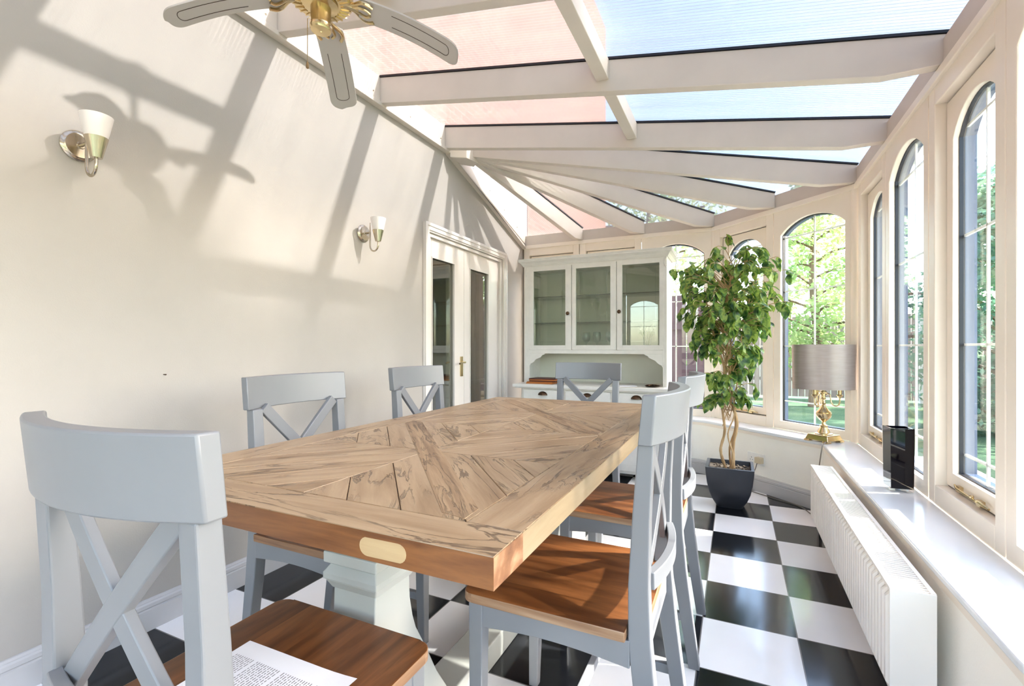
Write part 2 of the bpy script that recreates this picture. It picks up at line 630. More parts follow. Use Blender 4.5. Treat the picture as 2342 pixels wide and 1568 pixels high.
# dwarf walls
def arc_pts(c, r, a0, a1, n):
    return [(c[0] + r * cos(a0 + (a1 - a0) * i / n), c[1] + r * sin(a0 + (a1 - a0) * i / n)) for i in range(n + 1)]
nF = Vector((-0.6757, -0.7373))            # facet inward normal (unit)
nF = Vector(((CY1 - CY0), -(CX1 - CX0))).normalized() * -1
if nF.x > 0:
    nF = -nF
def inner_line(off):
    """inside polyline offset by off from the window line, right -> corner -> facet -> far wall"""
    # right: x = XR-off ; facet: (p-c0).nF = off ; back: y = YB-off
    x = XR - off
    # (x-CX0)*nF.x + (y-CY0)*nF.y = off
    y = CY0 + (off - (x - CX0) * nF.x) / nF.y
    a = (x, y)
    yb = YB - off
    xb = CX1 + (off - (yb - CY1) * nF.y) / nF.x
    return a, (xb, yb)
def rounded(p0, p1, p2, r, n=6):
    v1 = (Vector(p0) - Vector(p1)).normalized()
    v2 = (Vector(p2) - Vector(p1)).normalized()
    ang = v1.angle(v2)
    t = r / math.tan(ang / 2)
    A = Vector(p1) + v1 * t
    B = Vector(p1) + v2 * t
    out = []
    for i in range(n + 1):
        s = i / n
        q = A * (1 - s) ** 2 + Vector(p1) * 2 * s * (1 - s) + B * s * s
        out.append((q.x, q.y))
    return out
def profile_path(off, r, y0=YN):
    a, bb = inner_line(off)
    pts = [(XR - off, y0)]
    pts += rounded(pts[0], a, bb, 0.03, 4)
    pts += rounded(a, bb, (XL, YB - off), r, 10)
    pts.append((XL, YB - off))
    return pts
outer = [(XL, YB + 0.1), (CX1 + 0.04, YB + 0.1), (XR + 0.1, CY0 + 0.05), (XR + 0.1, YN)]
def wall_ring(inner, z0, z1, mat, name):
    b = MB()
    pts = inner + outer
    n = len(pts)
    lo = [(p[0], p[1], z0) for p in pts]
    hi = [(p[0], p[1], z1) for p in pts]
    b.add(lo + hi, [(i, (i + 1) % n, n + (i + 1) % n, n + i) for i in range(n)] +
          [tuple(range(n, 2 * n)), tuple(reversed(range(n)))], 0)
    return b.build(name, mat)
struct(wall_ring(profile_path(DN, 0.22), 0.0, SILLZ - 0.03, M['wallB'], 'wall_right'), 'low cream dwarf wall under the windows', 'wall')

# baseboards
def skirting(path, name, flip=False, h=0.115):
    b = MB()
    prof = [(0.0, 0.0), (0.018, 0.0), (0.018, 0.078), (0.013, 0.081), (0.013, 0.083), (0.017, 0.087),
            (0.016, 0.099), (0.010, 0.104), (0.010, 0.107), (0.006, 0.114), (0.0, h)]
    P2 = [Vector(p) for p in path]
    rows = []
    for i, p in enumerate(P2):
        d = (P2[min(i + 1, len(P2) - 1)] - P2[max(i - 1, 0)]).normalized()
        n = Vector((-d.y, d.x)) * (-1 if flip else 1)
        rows.append([(p.x + n.x * a, p.y + n.y * a, z) for a, z in prof])
    k = len(prof)
    vs = [q for r in rows for q in r]
    fs = []
    for i in range(len(rows) - 1):
        for j in range(k - 1):
            fs.append((i * k + j, i * k + j + 1, (i + 1) * k + j + 1, (i + 1) * k + j))
    fs.append(tuple(range(k)))
    fs.append(tuple(reversed(range((len(rows) - 1) * k, len(rows) * k))))
    b.add(vs, fs, 0)
    return struct(b.build(name, M['base']), 'glossy grey white moulded skirting board', 'baseboard')
skirting([(XL, YN), (XL, DY0 - 0.06)], 'baseboard_left', True)
skirting(profile_path(DN, 0.22), 'baseboard_right')

# sill board (continuous) with rounded near end
def sill():
    b = MB()
    off = DN + 0.014
    a, bb = inner_line(off)
    y0 = 1.215
    start = rounded((XR, y0), (XR - off, y0), a, 0.045, 6)
    pts = [(XR + 0.0, y0)] + start + rounded((XR - off, y0), a, bb, 0.03, 4) + rounded(a, bb, (XL + 0.005, YB - off), 0.24, 10) \
        + [(XL + 0.005, YB - off), (XL + 0.005, YB), (CX1, YB), (XR, CY0)]
    n = len(pts)
    b.add([(p[0], p[1], SILLZ - 0.022) for p in pts] + [(p[0], p[1], SILLZ) for p in pts],
          [(i, (i + 1) % n, n + (i + 1) % n, n + i) for i in range(n)] + [tuple(range(n, 2 * n)), tuple(reversed(range(n)))])
    o = b.build('trim_1', M['sill'], bevel=0.006, seg=3)
    struct(o, 'glossy pale window sill board running round the bay', 'sill')
sill()
# apron moulding under the sill
b = MB()
pp = profile_path(DN + 0.008, 0.225, 0.2)
n = len(pp)
pin = profile_path(DN - 0.002, 0.22, 0.2)
vs = []
for p, q in zip(pp, pin):
    vs += [(q[0], q[1], SILLZ - 0.045), (p[0], p[1], SILLZ - 0.045), (p[0], p[1], SILLZ - 0.0225), (q[0], q[1], SILLZ - 0.0225)]
fs = []
for i in range(n - 1):
    for j in range(4):
        fs.append((i * 4 + j, i * 4 + (j + 1) % 4, (i + 1) * 4 + (j + 1) % 4, (i + 1) * 4 + j))
fs += [(0, 1, 2, 3), tuple(reversed(range((n - 1) * 4, n * 4)))]
b.add(vs, fs)
struct(b.build('trim_2', M['frame']))

# ------------------------------------------------------------------ windows
def arch_z(x, a, bb, zs, rise):
    c = (a + bb) / 2
    w = (bb - a) / 2
    R = (w * w + rise * rise) / (2 * rise)
    return zs + rise - R + sqrt(max(R * R - (x - c) ** 2, 0))
def arch_plate(m, x0, x1, z0, z1, a, bb, c, zs, rise, y0, y1, mi=0, N=14):
    xs = [a + (bb - a) * i / N for i in range(N + 1)]
    az = [arch_z(x, a, bb, zs, rise) for x in xs]
    for y, fl in ((y0, 0), (y1, 1)):
        def q(p):
            pts = [(px, y, pz) for px, pz in p]
            m.face(pts if not fl else pts[::-1], mi)
        q([(x0, z0), (x1, z0), (x1, c), (x0, c)])
        q([(x0, c), (a, c), (a, zs), (x0, zs)])
        q([(bb, c), (x1, c), (x1, zs), (bb, zs)])
        q([(x0, zs), (a, zs), (a, z1), (x0, z1)])
        q([(bb, zs), (x1, zs), (x1, z1), (bb, z1)])
        for i in range(N):
            q([(xs[i], az[i]), (xs[i + 1], az[i + 1]), (xs[i + 1], z1), (xs[i], z1)])
    # reveals
    m.face([(a, y0, c), (bb, y0, c), (bb, y1, c), (a, y1, c)], mi)
    m.face([(a, y0, c), (a, y1, c), (a, y1, zs), (a, y0, zs)], mi)
    m.face([(bb, y1, c), (bb, y0, c), (bb, y0, zs), (bb, y1, zs)], mi)
    for i in range(N):
        m.face([(xs[i], y0, az[i]), (xs[i], y1, az[i]), (xs[i + 1], y1, az[i + 1]), (xs[i + 1], y0, az[i + 1])], mi)
    # outside
    m.face([(x0, y0, z0), (x0, y1, z0), (x1, y1, z0), (x1, y0, z0)], mi)
    m.face([(x0, y0, z1), (x1, y0, z1), (x1, y1, z1), (x0, y1, z1)], mi)
    m.face([(x0, y0, z0), (x0, y0, z1), (x0, y1, z1), (x0, y1, z0)], mi)
    m.face([(x1, y0, z0), (x1, y1, z0), (x1, y1, z1), (x1, y0, z1)], mi)
def arch_poly(a, bb, c, zs, rise, y, N=14):
    pts = [(a, y, c), (bb, y, c)]
    for i in range(N + 1):
        x = bb + (a - bb) * i / N
        pts.append((x, y, arch_z(x, a, bb, zs, rise)))
    return pts
def ring_frame(m, x0, x1, z0, z1, w, y0, y1, mi=0, wt=None, wb=None):
    wt = w if wt is None else wt
    wb = w if wb is None else wb
    m.box(x0, x0 + w, y0, y1, z0, z1, mi)
    m.box(x1 - w, x1, y0, y1, z0, z1, mi)
    m.box(x0 + w, x1 - w, y0, y1, z0, z0 + wb, mi)
    m.box(x0 + w, x1 - w, y0, y1, z1 - wt, z1, mi)
WN = [0]
def window(origin, rotz, width, casement, stay=True):
    """local x along the wall, local y outwards"""
    WN[0] += 1
    root = struct_root('window_%d' % WN[0], (origin[0], origin[1], 0), rotz,
                       ('opening arched casement' if casement else 'fixed arched') + ' window unit with thin white glazing bars', 'window')
    z0, z1 = SILLZ, EAVE
    W = width
    f = MB()
    # V joint lines between units
    if casement:
        ring_frame(f, 0.003, W - 0.003, z0, z1, 0.062, 0.0, 0.085, wt=0.105, wb=0.075)
        f.box(0.0, W, 0.004, 0.085, z0, z1 - 0.0) if False else None
        f.build('frame', M['frame'], root, bevel=0.004)
        gk = MB()
        ring_frame(gk, 0.0625, W - 0.0625, z0 + 0.0755, z1 - 0.1055, 0.009, 0.042, 0.075)
        gk.build('gasket', M['dark'], root)
        s = MB()
        x0, x1 = 0.071, W - 0.071
        zz0, zz1 = z0 + 0.081, z1 - 0.111
        a, bb, c = x0 + 0.052, x1 - 0.052, zz0 + 0.055
        zs, rise = 1.845, 0.10
        arch_plate(s, x0, x1, zz0, zz1, a, bb, c, zs, rise, 0.036, 0.062)
        sash = s.build('sash', M['frame'], root, bevel=0.003)
        yg = 0.058
        if stay:
            st = MB()
            zc = zz0 + 0.012
            xm = (x0 + x1) / 2
            st.tube([(xm - 0.13, 0.026, zc + 0.012), (xm - 0.10, 0.022, zc + 0.004), (xm + 0.05, 0.022, zc + 0.002),
                     (xm + 0.09, 0.018, zc + 0.008), (xm + 0.13, 0.026, zc)], [0.003, 0.005, 0.005, 0.007, 0.004], 8)
            st.box(xm - 0.115, xm - 0.085, 0.024, 0.038, zc - 0.008, zc + 0.014)
            st.box(xm + 0.05, xm + 0.08, 0.022, 0.038, zc - 0.010, zc + 0.010)
            st.lathe([(0.0, 0.0), (0.006, 0.001), (0.007, 0.006), (0.004, 0.010), (0, 0.011)], (xm + 0.02, 0.022, zc + 0.005), 10)
            st.build('stay', M['brass'], sash, smooth=True)
    else:
        a, bb, c = 0.058, W - 0.058, z0 + 0.062
        zs, rise = 1.895, 0.10
        arch_plate(f, 0.003, W - 0.003, z0, z1, a, bb, c, zs, rise, 0.0, 0.026)
        f.build('frame', M['frame'], root, bevel=0.004)
        yg = 0.030
    # spacer and glass
    g = MB()
    arch_plate(g, a - 0.012, bb + 0.012, c - 0.012, zs + rise + 0.02, a + 0.004, bb - 0.004, c + 0.004, zs, rise - 0.004, yg - 0.004, yg + 0.012)
    arch_plate(g, a - 0.012, bb + 0.012, c - 0.012, zs + rise + 0.02, a + 0.006, bb - 0.006, c + 0.006, zs, rise - 0.006, yg + 0.012, yg + 0.046, 1)
    g.build('spacer', [M['dark'], M['bluegrey']], root)
    p = MB()
    p.prism(arch_poly(a, bb, c, zs, rise, yg + 0.002), (0, 0.004, 0))
    pane = p.build('pane', M['glass'], root)
    mu = MB()
    xm = (a + bb) / 2
    mu.box(xm - 0.0045, xm + 0.0045, yg + 0.010, yg + 0.018, c, zs + rise - 0.004)
    for zz in (0.66, 1.07, 1.476, 1.875):
        mu.box(a, bb, yg + 0.010, yg + 0.018, zz - 0.0045, zz + 0.0045)
    mu.build('glazing_bar', M['plastic'], pane)
    return root
UW = 0.605
# right wall, local x = world +y, outward = +x  -> rotz = 90deg maps x->y, y->-x ; so mirror: use rotz=-90 from far end
for i in range(9):
    yfar = CY0 - 0.045 - i * UW
    if yfar < YN:
        break
    window((XR, yfar), -pi / 2, UW, i % 2 == 0, stay=(i < 4))
# corner post of the right wall
fd = Vector((CX1 - CX0, CY1 - CY0))
FL = fd.length
fd.normalize()
ang = math.atan2(fd.y, fd.x)
uwf = (FL - 0.03) / 2
# facet: looking from inside, left end is CX1, right end CX0. local x from CX1 to CX0, outward = left-hand normal
for i in range(2):
    q = Vector((CX1, CY1)) - fd * (0.015 + i * uwf)
    window((q.x, q.y), math.atan2(-fd.y, -fd.x), uwf, i == 0, stay=(i == 0))
# back wall: from left wall to CX1, outward +y, local x = +x
ub = (CX1 - XL - 0.02) / 3
for i in range(3):
    window((XL + 0.01 + i * ub, YB), 0.0, ub, i != 2, stay=False)
# unseen gable end behind the camera, windows added to bring in skylight
ur = (XR - XL - 0.02) / 4
for i in range(4):
    window((XR - 0.01 - i * ur, YN), pi, ur, False, stay=False)
# posts
def post(x, y, s=0.05):
    b = MB()
    b.lathe([(s, SILLZ), (s, EAVE)], (x, y, 0), 8)
    return b
b = MB()
b.lathe([(0.05, SILLZ), (0.05, EAVE)], (CX0 + 0.022, CY0 + 0.018, 0), 12)
struct(b.build('trim_3', M['frame'], smooth=True))
b = MB()
b.lathe([(0.05, SILLZ), (0.05, EAVE)], (CX1 + 0.022, CY1 + 0.035, 0), 12)
struct(b.build('trim_4', M['frame'], smooth=True))

# head beam round the eaves (above window heads)
def head(off0, off1, z0, z1, name, mat):
    b = MB()
    def line(off):
        a, bb = inner_line(off)
        return [(XR - off, YN), a, bb, (XL + 0.005, YB - off)]
    li, lo = line(off0), line(off1)
    vs = []
    for p, q in zip(li, lo):
        vs += [(p[0], p[1], z0), (p[0], p[1], z1), (q[0], q[1], z1), (q[0], q[1], z0)]
    fs = []
    for i in range(3):
        for j in range(4):
            fs.append((i * 4 + j, i * 4 + (j + 1) % 4, (i + 1) * 4 + (j + 1) % 4, (i + 1) * 4 + j))
    fs += [(3, 2, 1, 0), (12, 13, 14, 15)]
    b.add(vs, fs)
    return struct(b.build(name, mat, bevel=0.003))
head(0.016, -0.08, EAVE - 0.035, EAVE, 'trim_5', M['frame'])
head(0.004, -0.075, EAVE + 0.0005, EAVE + 0.10, 'trim_6', M['beam'])
# gutter outside
def gutter():
    b = MB()
    def line(off):
        a, bb = inner_line(off)
        return [(XR - off, YN), a, bb, (XL - 0.2, YB - off)]
    l0, l1 = line(-0.10), line(-0.20)
    vs = []
    for p, q in zip(l0, l1):
        vs += [(p[0], p[1], 2.06), (p[0], p[1], 2.16), (q[0], q[1], 2.16), (q[0], q[1], 2.08)]
    fs = []
    for i in range(3):
        for j in range(4):
            fs.append((i * 4 + j, i * 4 + (j + 1) % 4, (i + 1) * 4 + (j + 1) % 4, (i + 1) * 4 + j))
    b.add(vs, fs)
    struct(b.build('trim_7', M['plastic']))
gutter()

# ------------------------------------------------------------------ roof
roof = struct_root('ceiling', (0, 0, 0), 0, 'ribbed translucent lean-to roof on beige rafters', 'ceiling')
RX0, RX1 = -1.965, 0.722
def rafter_section(y, w=0.05):
    """rafter running in x, visible near face at y"""
    b = MB()
    zt = lambda x: 2.353 - 0.181 * x
    zb = lambda x: zt(x) - 0.157
    pts = [(RX0, y, zt(RX0)), (RX1, y, zt(RX1)), (RX1, y, 2.114), (0.515, y, 2.112)]
    pts += [(RX0, y, zb(RX0))]
    b.prism([Vector(p) for p in pts], (0, w, 0))
    o = b.build('rafter', M['beam'], roof, bevel=0.003)
    g = MB()
    g.prism([Vector(p) for p in [(RX0, y - 0.006, zt(RX0) + 0.001), (RX1, y - 0.006, zt(RX1) + 0.001), (RX1, y - 0.006, zt(RX1) + 0.012), (RX0, y - 0.006, zt(RX0) + 0.012)]], (0, w + 0.012, 0))
    g.build('rubber_seal', M['dark'], o)
    return o
RY = [3.0 - 0.72 * k for k in range(6)] + [YN + 0.01]
RY.append(3.0 - 0.72 * 6)
RY = sorted(set(round(v, 3) for v in RY if v > YN))
for y in RY:
    rafter_section(y)
# purlins between rafters
for y0, y1 in zip(RY[1:-1], RY[2:]):
    b = MB()
    x = -0.585
    zt = 2.353 - 0.181 * x
    b.box(x - 0.03, x + 0.03, y0 + 0.05, y1, zt - 0.10, zt - 0.002)
    b.build('purlin', M['beam'], roof, bevel=0.003)
# ledger on the house wall
RIDGE_Y = 3.06
b = MB()
b.box(XL, XL + 0.035, YN, RIDGE_Y, 2.56, 2.715)
b.box(XL, XL + 0.045, YN, RIDGE_Y, 2.535, 2.56)
led = b.build('ledger', M['beam'], roof, bevel=0.002)
b = MB()
for y in [RIDGE_Y - 0.12 - 0.36 * k for k in range(8)]:
    b.lathe([(0.0, 0.0), (0.005, 0.0), (0.004, 0.003), (0, 0.003)], (XL + 0.035, y, 2.60), 8, axis='x')
b.build('screw_head', M['nickel'], led)

# hip rafters radiating from the ridge end
BOSS = Vector((-1.90, 3.20, 0))
BZT = 2.353 - 0.181 * BOSS.x       # top of rafters at boss
def fpt(s):      # point on facet line, s metres from CX0 corner
    return Vector((CX0 + fd.x * s, CY0 + fd.y * s))
ENDS = [Vector((CX0, CY0)), fpt(FL * 0.5), Vector((CX1, CY1)), Vector((-0.78, YB)), Vector((-1.375, YB))]
ZE = 2.222
def hip_rafter(e, w=0.05):
    b = MB()
    s = BOSS.to_2d() + (e - BOSS.to_2d()).normalized() * 0.05
    d = (e - s)
    L = d.length
    d.normalize()
    nrm = Vector((-d.y, d.x)) * w / 2
    zt0 = BZT - 0.02
    dep = 0.145
    prof = [(0, zt0), (L, ZE), (L, 2.113), (L - 0.19, 2.113), (0, zt0 - dep)]
    # bottom follows slope until the birdsmouth
    sl = (ZE - zt0) / L
    zb = lambda t: zt0 - dep + sl * t
    t1 = (2.113 - (zt0 - dep)) / sl
    t1 = min(t1, L - 0.02)
    prof = [(0, zt0), (L, ZE), (L, 2.113), (t1, 2.113), (0, zt0 - dep)]
    pts = [Vector((s.x + d.x * t - nrm.x, s.y + d.y * t - nrm.y, z)) for t, z in prof]
    b.prism(pts, (nrm.x * 2, nrm.y * 2, 0))
    o = b.build('rafter', M['beam'], roof, bevel=0.003)
    g = MB()
    A = Vector((s.x, s.y, zt0 + 0.007))
    B = Vector((s.x + d.x * L, s.y + d.y * L, ZE + 0.007))
    g.beam(A, B, w + 0.012, 0.010)
    g.build('rubber_seal', M['dark'], o)
for e in ENDS:
    hip_rafter(e)
# rafter 8 along the house wall
b = MB()
for dx0, dx1, o0, o1 in ((0.0, 0.035, -0.145, 0.012), (0.0, 0.045, -0.17, -0.145)):
    p = [(XL + dx0, RIDGE_Y, 2.70 + o1), (XL + dx0, YB - 0.01, ZE + o1), (XL + dx0, YB - 0.01, ZE + o0 + 0.05), (XL + dx0, RIDGE_Y, 2.70 + o0)]
    b.prism([Vector(q) for q in p], (dx1 - dx0, 0, 0))
led2 = b.build('ledger', M['beam'], roof, bevel=0.002)
b = MB()
for k in range(4):
    t = 0.25 + 0.2 * k
    b.lathe([(0.0, 0.0), (0.005, 0.0), (0.004, 0.003), (0, 0.003)], (XL + 0.035, RIDGE_Y + (YB - RIDGE_Y) * t, 2.66 + (ZE - 2.70) * t), 8, axis='x')
b.build('screw_head', M['nickel'], led2)
# boss block at ridge end
b = MB()
b.prism([Vector((XL + 0.045, 3.05, 2.50)), Vector((BOSS.x + 0.05, 3.12, 2.50)), Vector((BOSS.x + 0.08, 3.24, 2.50)), Vector((BOSS.x + 0.01, 3.30, 2.50)), Vector((XL + 0.045, 3.22, 2.50))], (0, 0, 0.19))
b.build('ridge_block', M['beam'], roof, bevel=0.004)
b = MB()
b.box(XL + 0.03, BOSS.x + 0.05, 3.052, 3.30, 2.70, 2.722)
b.build('ridge_cap', M['beam'], roof)

# glazing panels
def panel(pts, rib_dir):
    """pts: 3D polygon (underside); ribs run along rib_dir (2D)"""
    b = MB()
    r = Vector((rib_dir[0], rib_dir[1])).normalized()
    q = Vector((-r.y, r.x))
    uv = [(Vector((p[0], p[1])).dot(r), Vector((p[0], p[1])).dot(q)) for p in pts]
    b.face(pts[::-1], 0, uv[::-1])
    top = [(p[0], p[1], p[2] + 0.016) for p in pts]
    b.face(top, 1, uv)
    n = len(pts)
    for i in range(n):
        j = (i + 1) % n
        b.face([pts[i], pts[j], top[j], top[i]], 1, [uv[i], uv[j], uv[j], uv[i]])
    b.build('roof_panel', [M['poly'], M['polytop']], roof)
zt = lambda x: 2.353 - 0.181 * x + 0.013
for y0, y1 in zip(RY[:-1], RY[1:]):
    a0, a1 = y0 + 0.028, y1 + 0.022
    panel([(RX0 - 0.03, a0, zt(RX0 - 0.03)), (0.83, a0, zt(0.83)), (0.83, a1, zt(0.83)), (RX0 - 0.03, a1, zt(RX0 - 0.03))], (1, 0))
a0 = RY[-1] + 0.028
A = (BOSS.x, BOSS.y, BZT + 0.003)
def ext(e, k=1.05):
    v = BOSS.to_2d().lerp(e, k)
    z = BZT - 0.02 + (ZE - BZT + 0.02) * k + 0.013
    return (v.x, v.y, z)
E0 = ext(ENDS[0])
panel([(RX0, a0, zt(RX0)), (0.83, a0, zt(0.83)), (0.83, E0[1], zt(0.83)), E0, A], (1, 0))
chain = ENDS + [Vector((XL + 0.01, YB))]
for e0, e1 in zip(chain[:-1], chain[1:]):
    p0, p1 = ext(e0), ext(e1)
    mid = Vector(((p0[0] + p1[0]) / 2 - A[0], (p0[1] + p1[1]) / 2 - A[1]))
    panel([A, p0, p1], (mid.x, mid.y))
# near gable closure above the rear wall is part of wall_rear

# ------------------------------------------------------------------ french doors in the left wall
door = struct_root('door_1', (XL, 0, 0), 0, 'cream French doors with tall narrow glass panes in moulded casing', 'door')
b = MB()
# casing architrave in three steps
for w0, w1, t in ((0.0, 0.062, 0.014), (0.012, 0.050, 0.022), (0.040, 0.062, 0.028)):
    y0, y1, z1 = DY0 - 0.005, DY1 + 0.005, DZ + 0.005
    b.box(0.0, t, y0 - w1, y0 - w0, 0, z1 + w1)
    b.box(0.0, t, y1 + w0, y1 + w1, 0, z1 + w1)
    b.box(0.0, t, y0 - w0, y1 + w0, z1 + w0, z1 + w1)
b.build('door_casing', M['trimwhite'], door, bevel=0.0025)
b = MB()
b.box(-0.23, 0.0, DY0 + 0.0005, DY0 + 0.025, 0, DZ)
b.box(-0.23, 0.0, DY1 - 0.025, DY1 - 0.0005, 0, DZ)
b.box(-0.23, 0.0, DY0 + 0.025, DY1 - 0.025, DZ - 0.022, DZ - 0.0005)
b.build('door_lining', M['trimwhite'], door)
ym = (DY0 + DY1) / 2 - 0.06
def leaf(y0, y1, gy0, gy1, handle):
    x0, x1 = -0.062, -0.022
    b = MB()
    zt, zb = DZ - 0.025, 0.008
    gz0, gz1 = 0.22, 1.728
    b.box(x0, x1, y0, gy0, zb, zt)
    b.box(x0, x1, gy1, y1, zb, zt)
    b.box(x0, x1, gy0, gy1, zb, gz0)
    b.box(x0, x1, gy0, gy1, gz1, zt)
    # glazing bead
    ring = MB()
    ring.box(x1 - 0.004, x1 + 0.004, gy0, gy0 + 0.008, gz0, gz1)
    ring.box(x1 - 0.004, x1 + 0.004, gy1 - 0.008, gy1, gz0, gz1)
    ring.box(x1 - 0.004, x1 + 0.004, gy0 + 0.008, gy1 - 0.008, gz0, gz0 + 0.008)
    ring.box(x1 - 0.004, x1 + 0.004, gy0 + 0.008, gy1 - 0.008, gz1 - 0.008, gz1)
    l = b.build('door_leaf', M['trimwhite'], door, bevel=0.003)
    ring.build('glazing_bead', M['trimwhite'], l)
    g = MB()
    g.box(-0.044, -0.040, gy0, gy1, gz0, gz1)
    g.build('pane', M['doorglass'], l)
    if handle is not None:
        h = MB()
        h.box(x1, x1 + 0.007, handle - 0.019, handle + 0.019, 0.825, 0.985)
        h.tube([(x1, handle, 0.94), (x1 + 0.035, handle, 0.94), (x1 + 0.045, handle - 0.01, 0.94), (x1 + 0.045, handle - 0.07, 0.938), (x1 + 0.045, handle - 0.095, 0.93)], [0.009, 0.008, 0.008, 0.007, 0.008], 10)
        h.lathe([(0, 0), (0.011, 0), (0.011, 0.008), (0, 0.009)], (x1 + 0.004, handle, 0.94), 12, axis='x')
        h.build('door_handle', M['brass'], l, smooth=True)
    else:
        for z in (1.55, 0.95, 0.3):
            hh = MB()
            hh.tube([(x1 + 0.006, y1 - 0.001, z - 0.045), (x1 + 0.006, y1 - 0.001, z + 0.045)], 0.006, 8)
            hh.build('hinge', M['trimwhite'], l)
leaf(DY0 + 0.028, ym - 0.002, 2.905, 3.224, ym - 0.045)
leaf(ym + 0.002, DY1 - 0.028, 3.459, 3.796, None)
# room beyond the doors
b = MB()
rx0, rx1, ry0, ry1 = -5.2, XL - 0.245, 1.6, 5.6
b.face([(rx0, ry0, 0), (rx0, ry1, 0), (rx0, ry1, 2.4), (rx0, ry0, 2.4)])
b.face([(rx0, ry0, 0), (rx0, ry0, 2.4), (rx1, ry0, 2.4), (rx1, ry0, 0)])
b.face([(rx0, ry1, 0), (rx1, ry1, 0), (rx1, ry1, 2.4), (rx0, ry1, 2.4)])
b.face([(rx0, ry0, 2.4), (rx0, ry1, 2.4), (rx1, ry1, 2.4), (rx1, ry0, 2.4)])
b.face([(rx0, ry0, -0.001), (rx1, ry0, -0.001), (rx1, ry1, -0.001), (rx0, ry1, -0.001)], 1)
struct(b.build('wall_beyond', [M['room'], M['roomfloor']]))
def curtain(y0, y1, name, label):
    b = MB()
    n = 48
    for i in range(n):
        a, c = y0 + (y1 - y0) * i / n, y0 + (y1 - y0) * (i + 1) / n
        xa = XL - 0.36 + 0.025 * sin(i * 1.05)
        xc = XL - 0.36 + 0.025 * sin((i + 1) * 1.05)
        b.face([(xa, a, 0.02), (xc, c, 0.02), (xc, c, 2.1), (xa, a, 2.1)])
        b.face([(xa - 0.006, a, 0.02), (xa - 0.006, a, 2.1), (xc - 0.006, c, 2.1), (xc - 0.006, c, 0.02)])
    tag(b.build(name, M['curtain'], smooth=True), label, 'curtain')
curtain(3.62, 4.15, 'curtain', 'pleated beige curtain hanging behind the right glass door')

# ------------------------------------------------------------------ chairs
random.seed(4)
def sweep_y(b, path, wx, dy, x0, mi=0):
    """path list of (y,z,depth,halfwidth) -> bar with rectangular section, extruded in x"""
    vs, fs = [], []
    for y, z, d, w in path:
        vs += [(x0 - w, y - d / 2, z), (x0 + w, y - d / 2, z), (x0 + w, y + d / 2, z), (x0 - w, y + d / 2, z)]
    n = len(path)
    for i in range(n - 1):
        for j in range(4):
            fs.append((i * 4 + j, i * 4 + (j + 1) % 4, (i + 1) * 4 + (j + 1) % 4, (i + 1) * 4 + j))
    fs += [(3, 2, 1, 0), tuple(range(n * 4 - 4, n * 4))]
    b.add(vs, fs, mi)
BOW = 0.05
def bow(x):
    return -BOW * (1 - (x / 0.215) ** 2)
def curved_rail(b, xw, z0, z1, y0, th, tilt=0.0, n=14, bk=1.0):
    vs, fs = [], []
    for i in range(n + 1):
        x = -xw + 2 * xw * i / n
        y = y0 + bow(x) * bk
        vs += [(x, y - th / 2, z0), (x, y + th / 2, z0), (x, y + th / 2 - tilt, z1), (x, y - th / 2 - tilt, z1)]
    for i in range(n):
        for j in range(4):
            fs.append((i * 4 + j, i * 4 + (j + 1) % 4, (i + 1) * 4 + (j + 1) % 4, (i + 1) * 4 + j))
    fs += [(3, 2, 1, 0), tuple(range(n * 4, n * 4 + 4))]
    b.add(vs, fs)
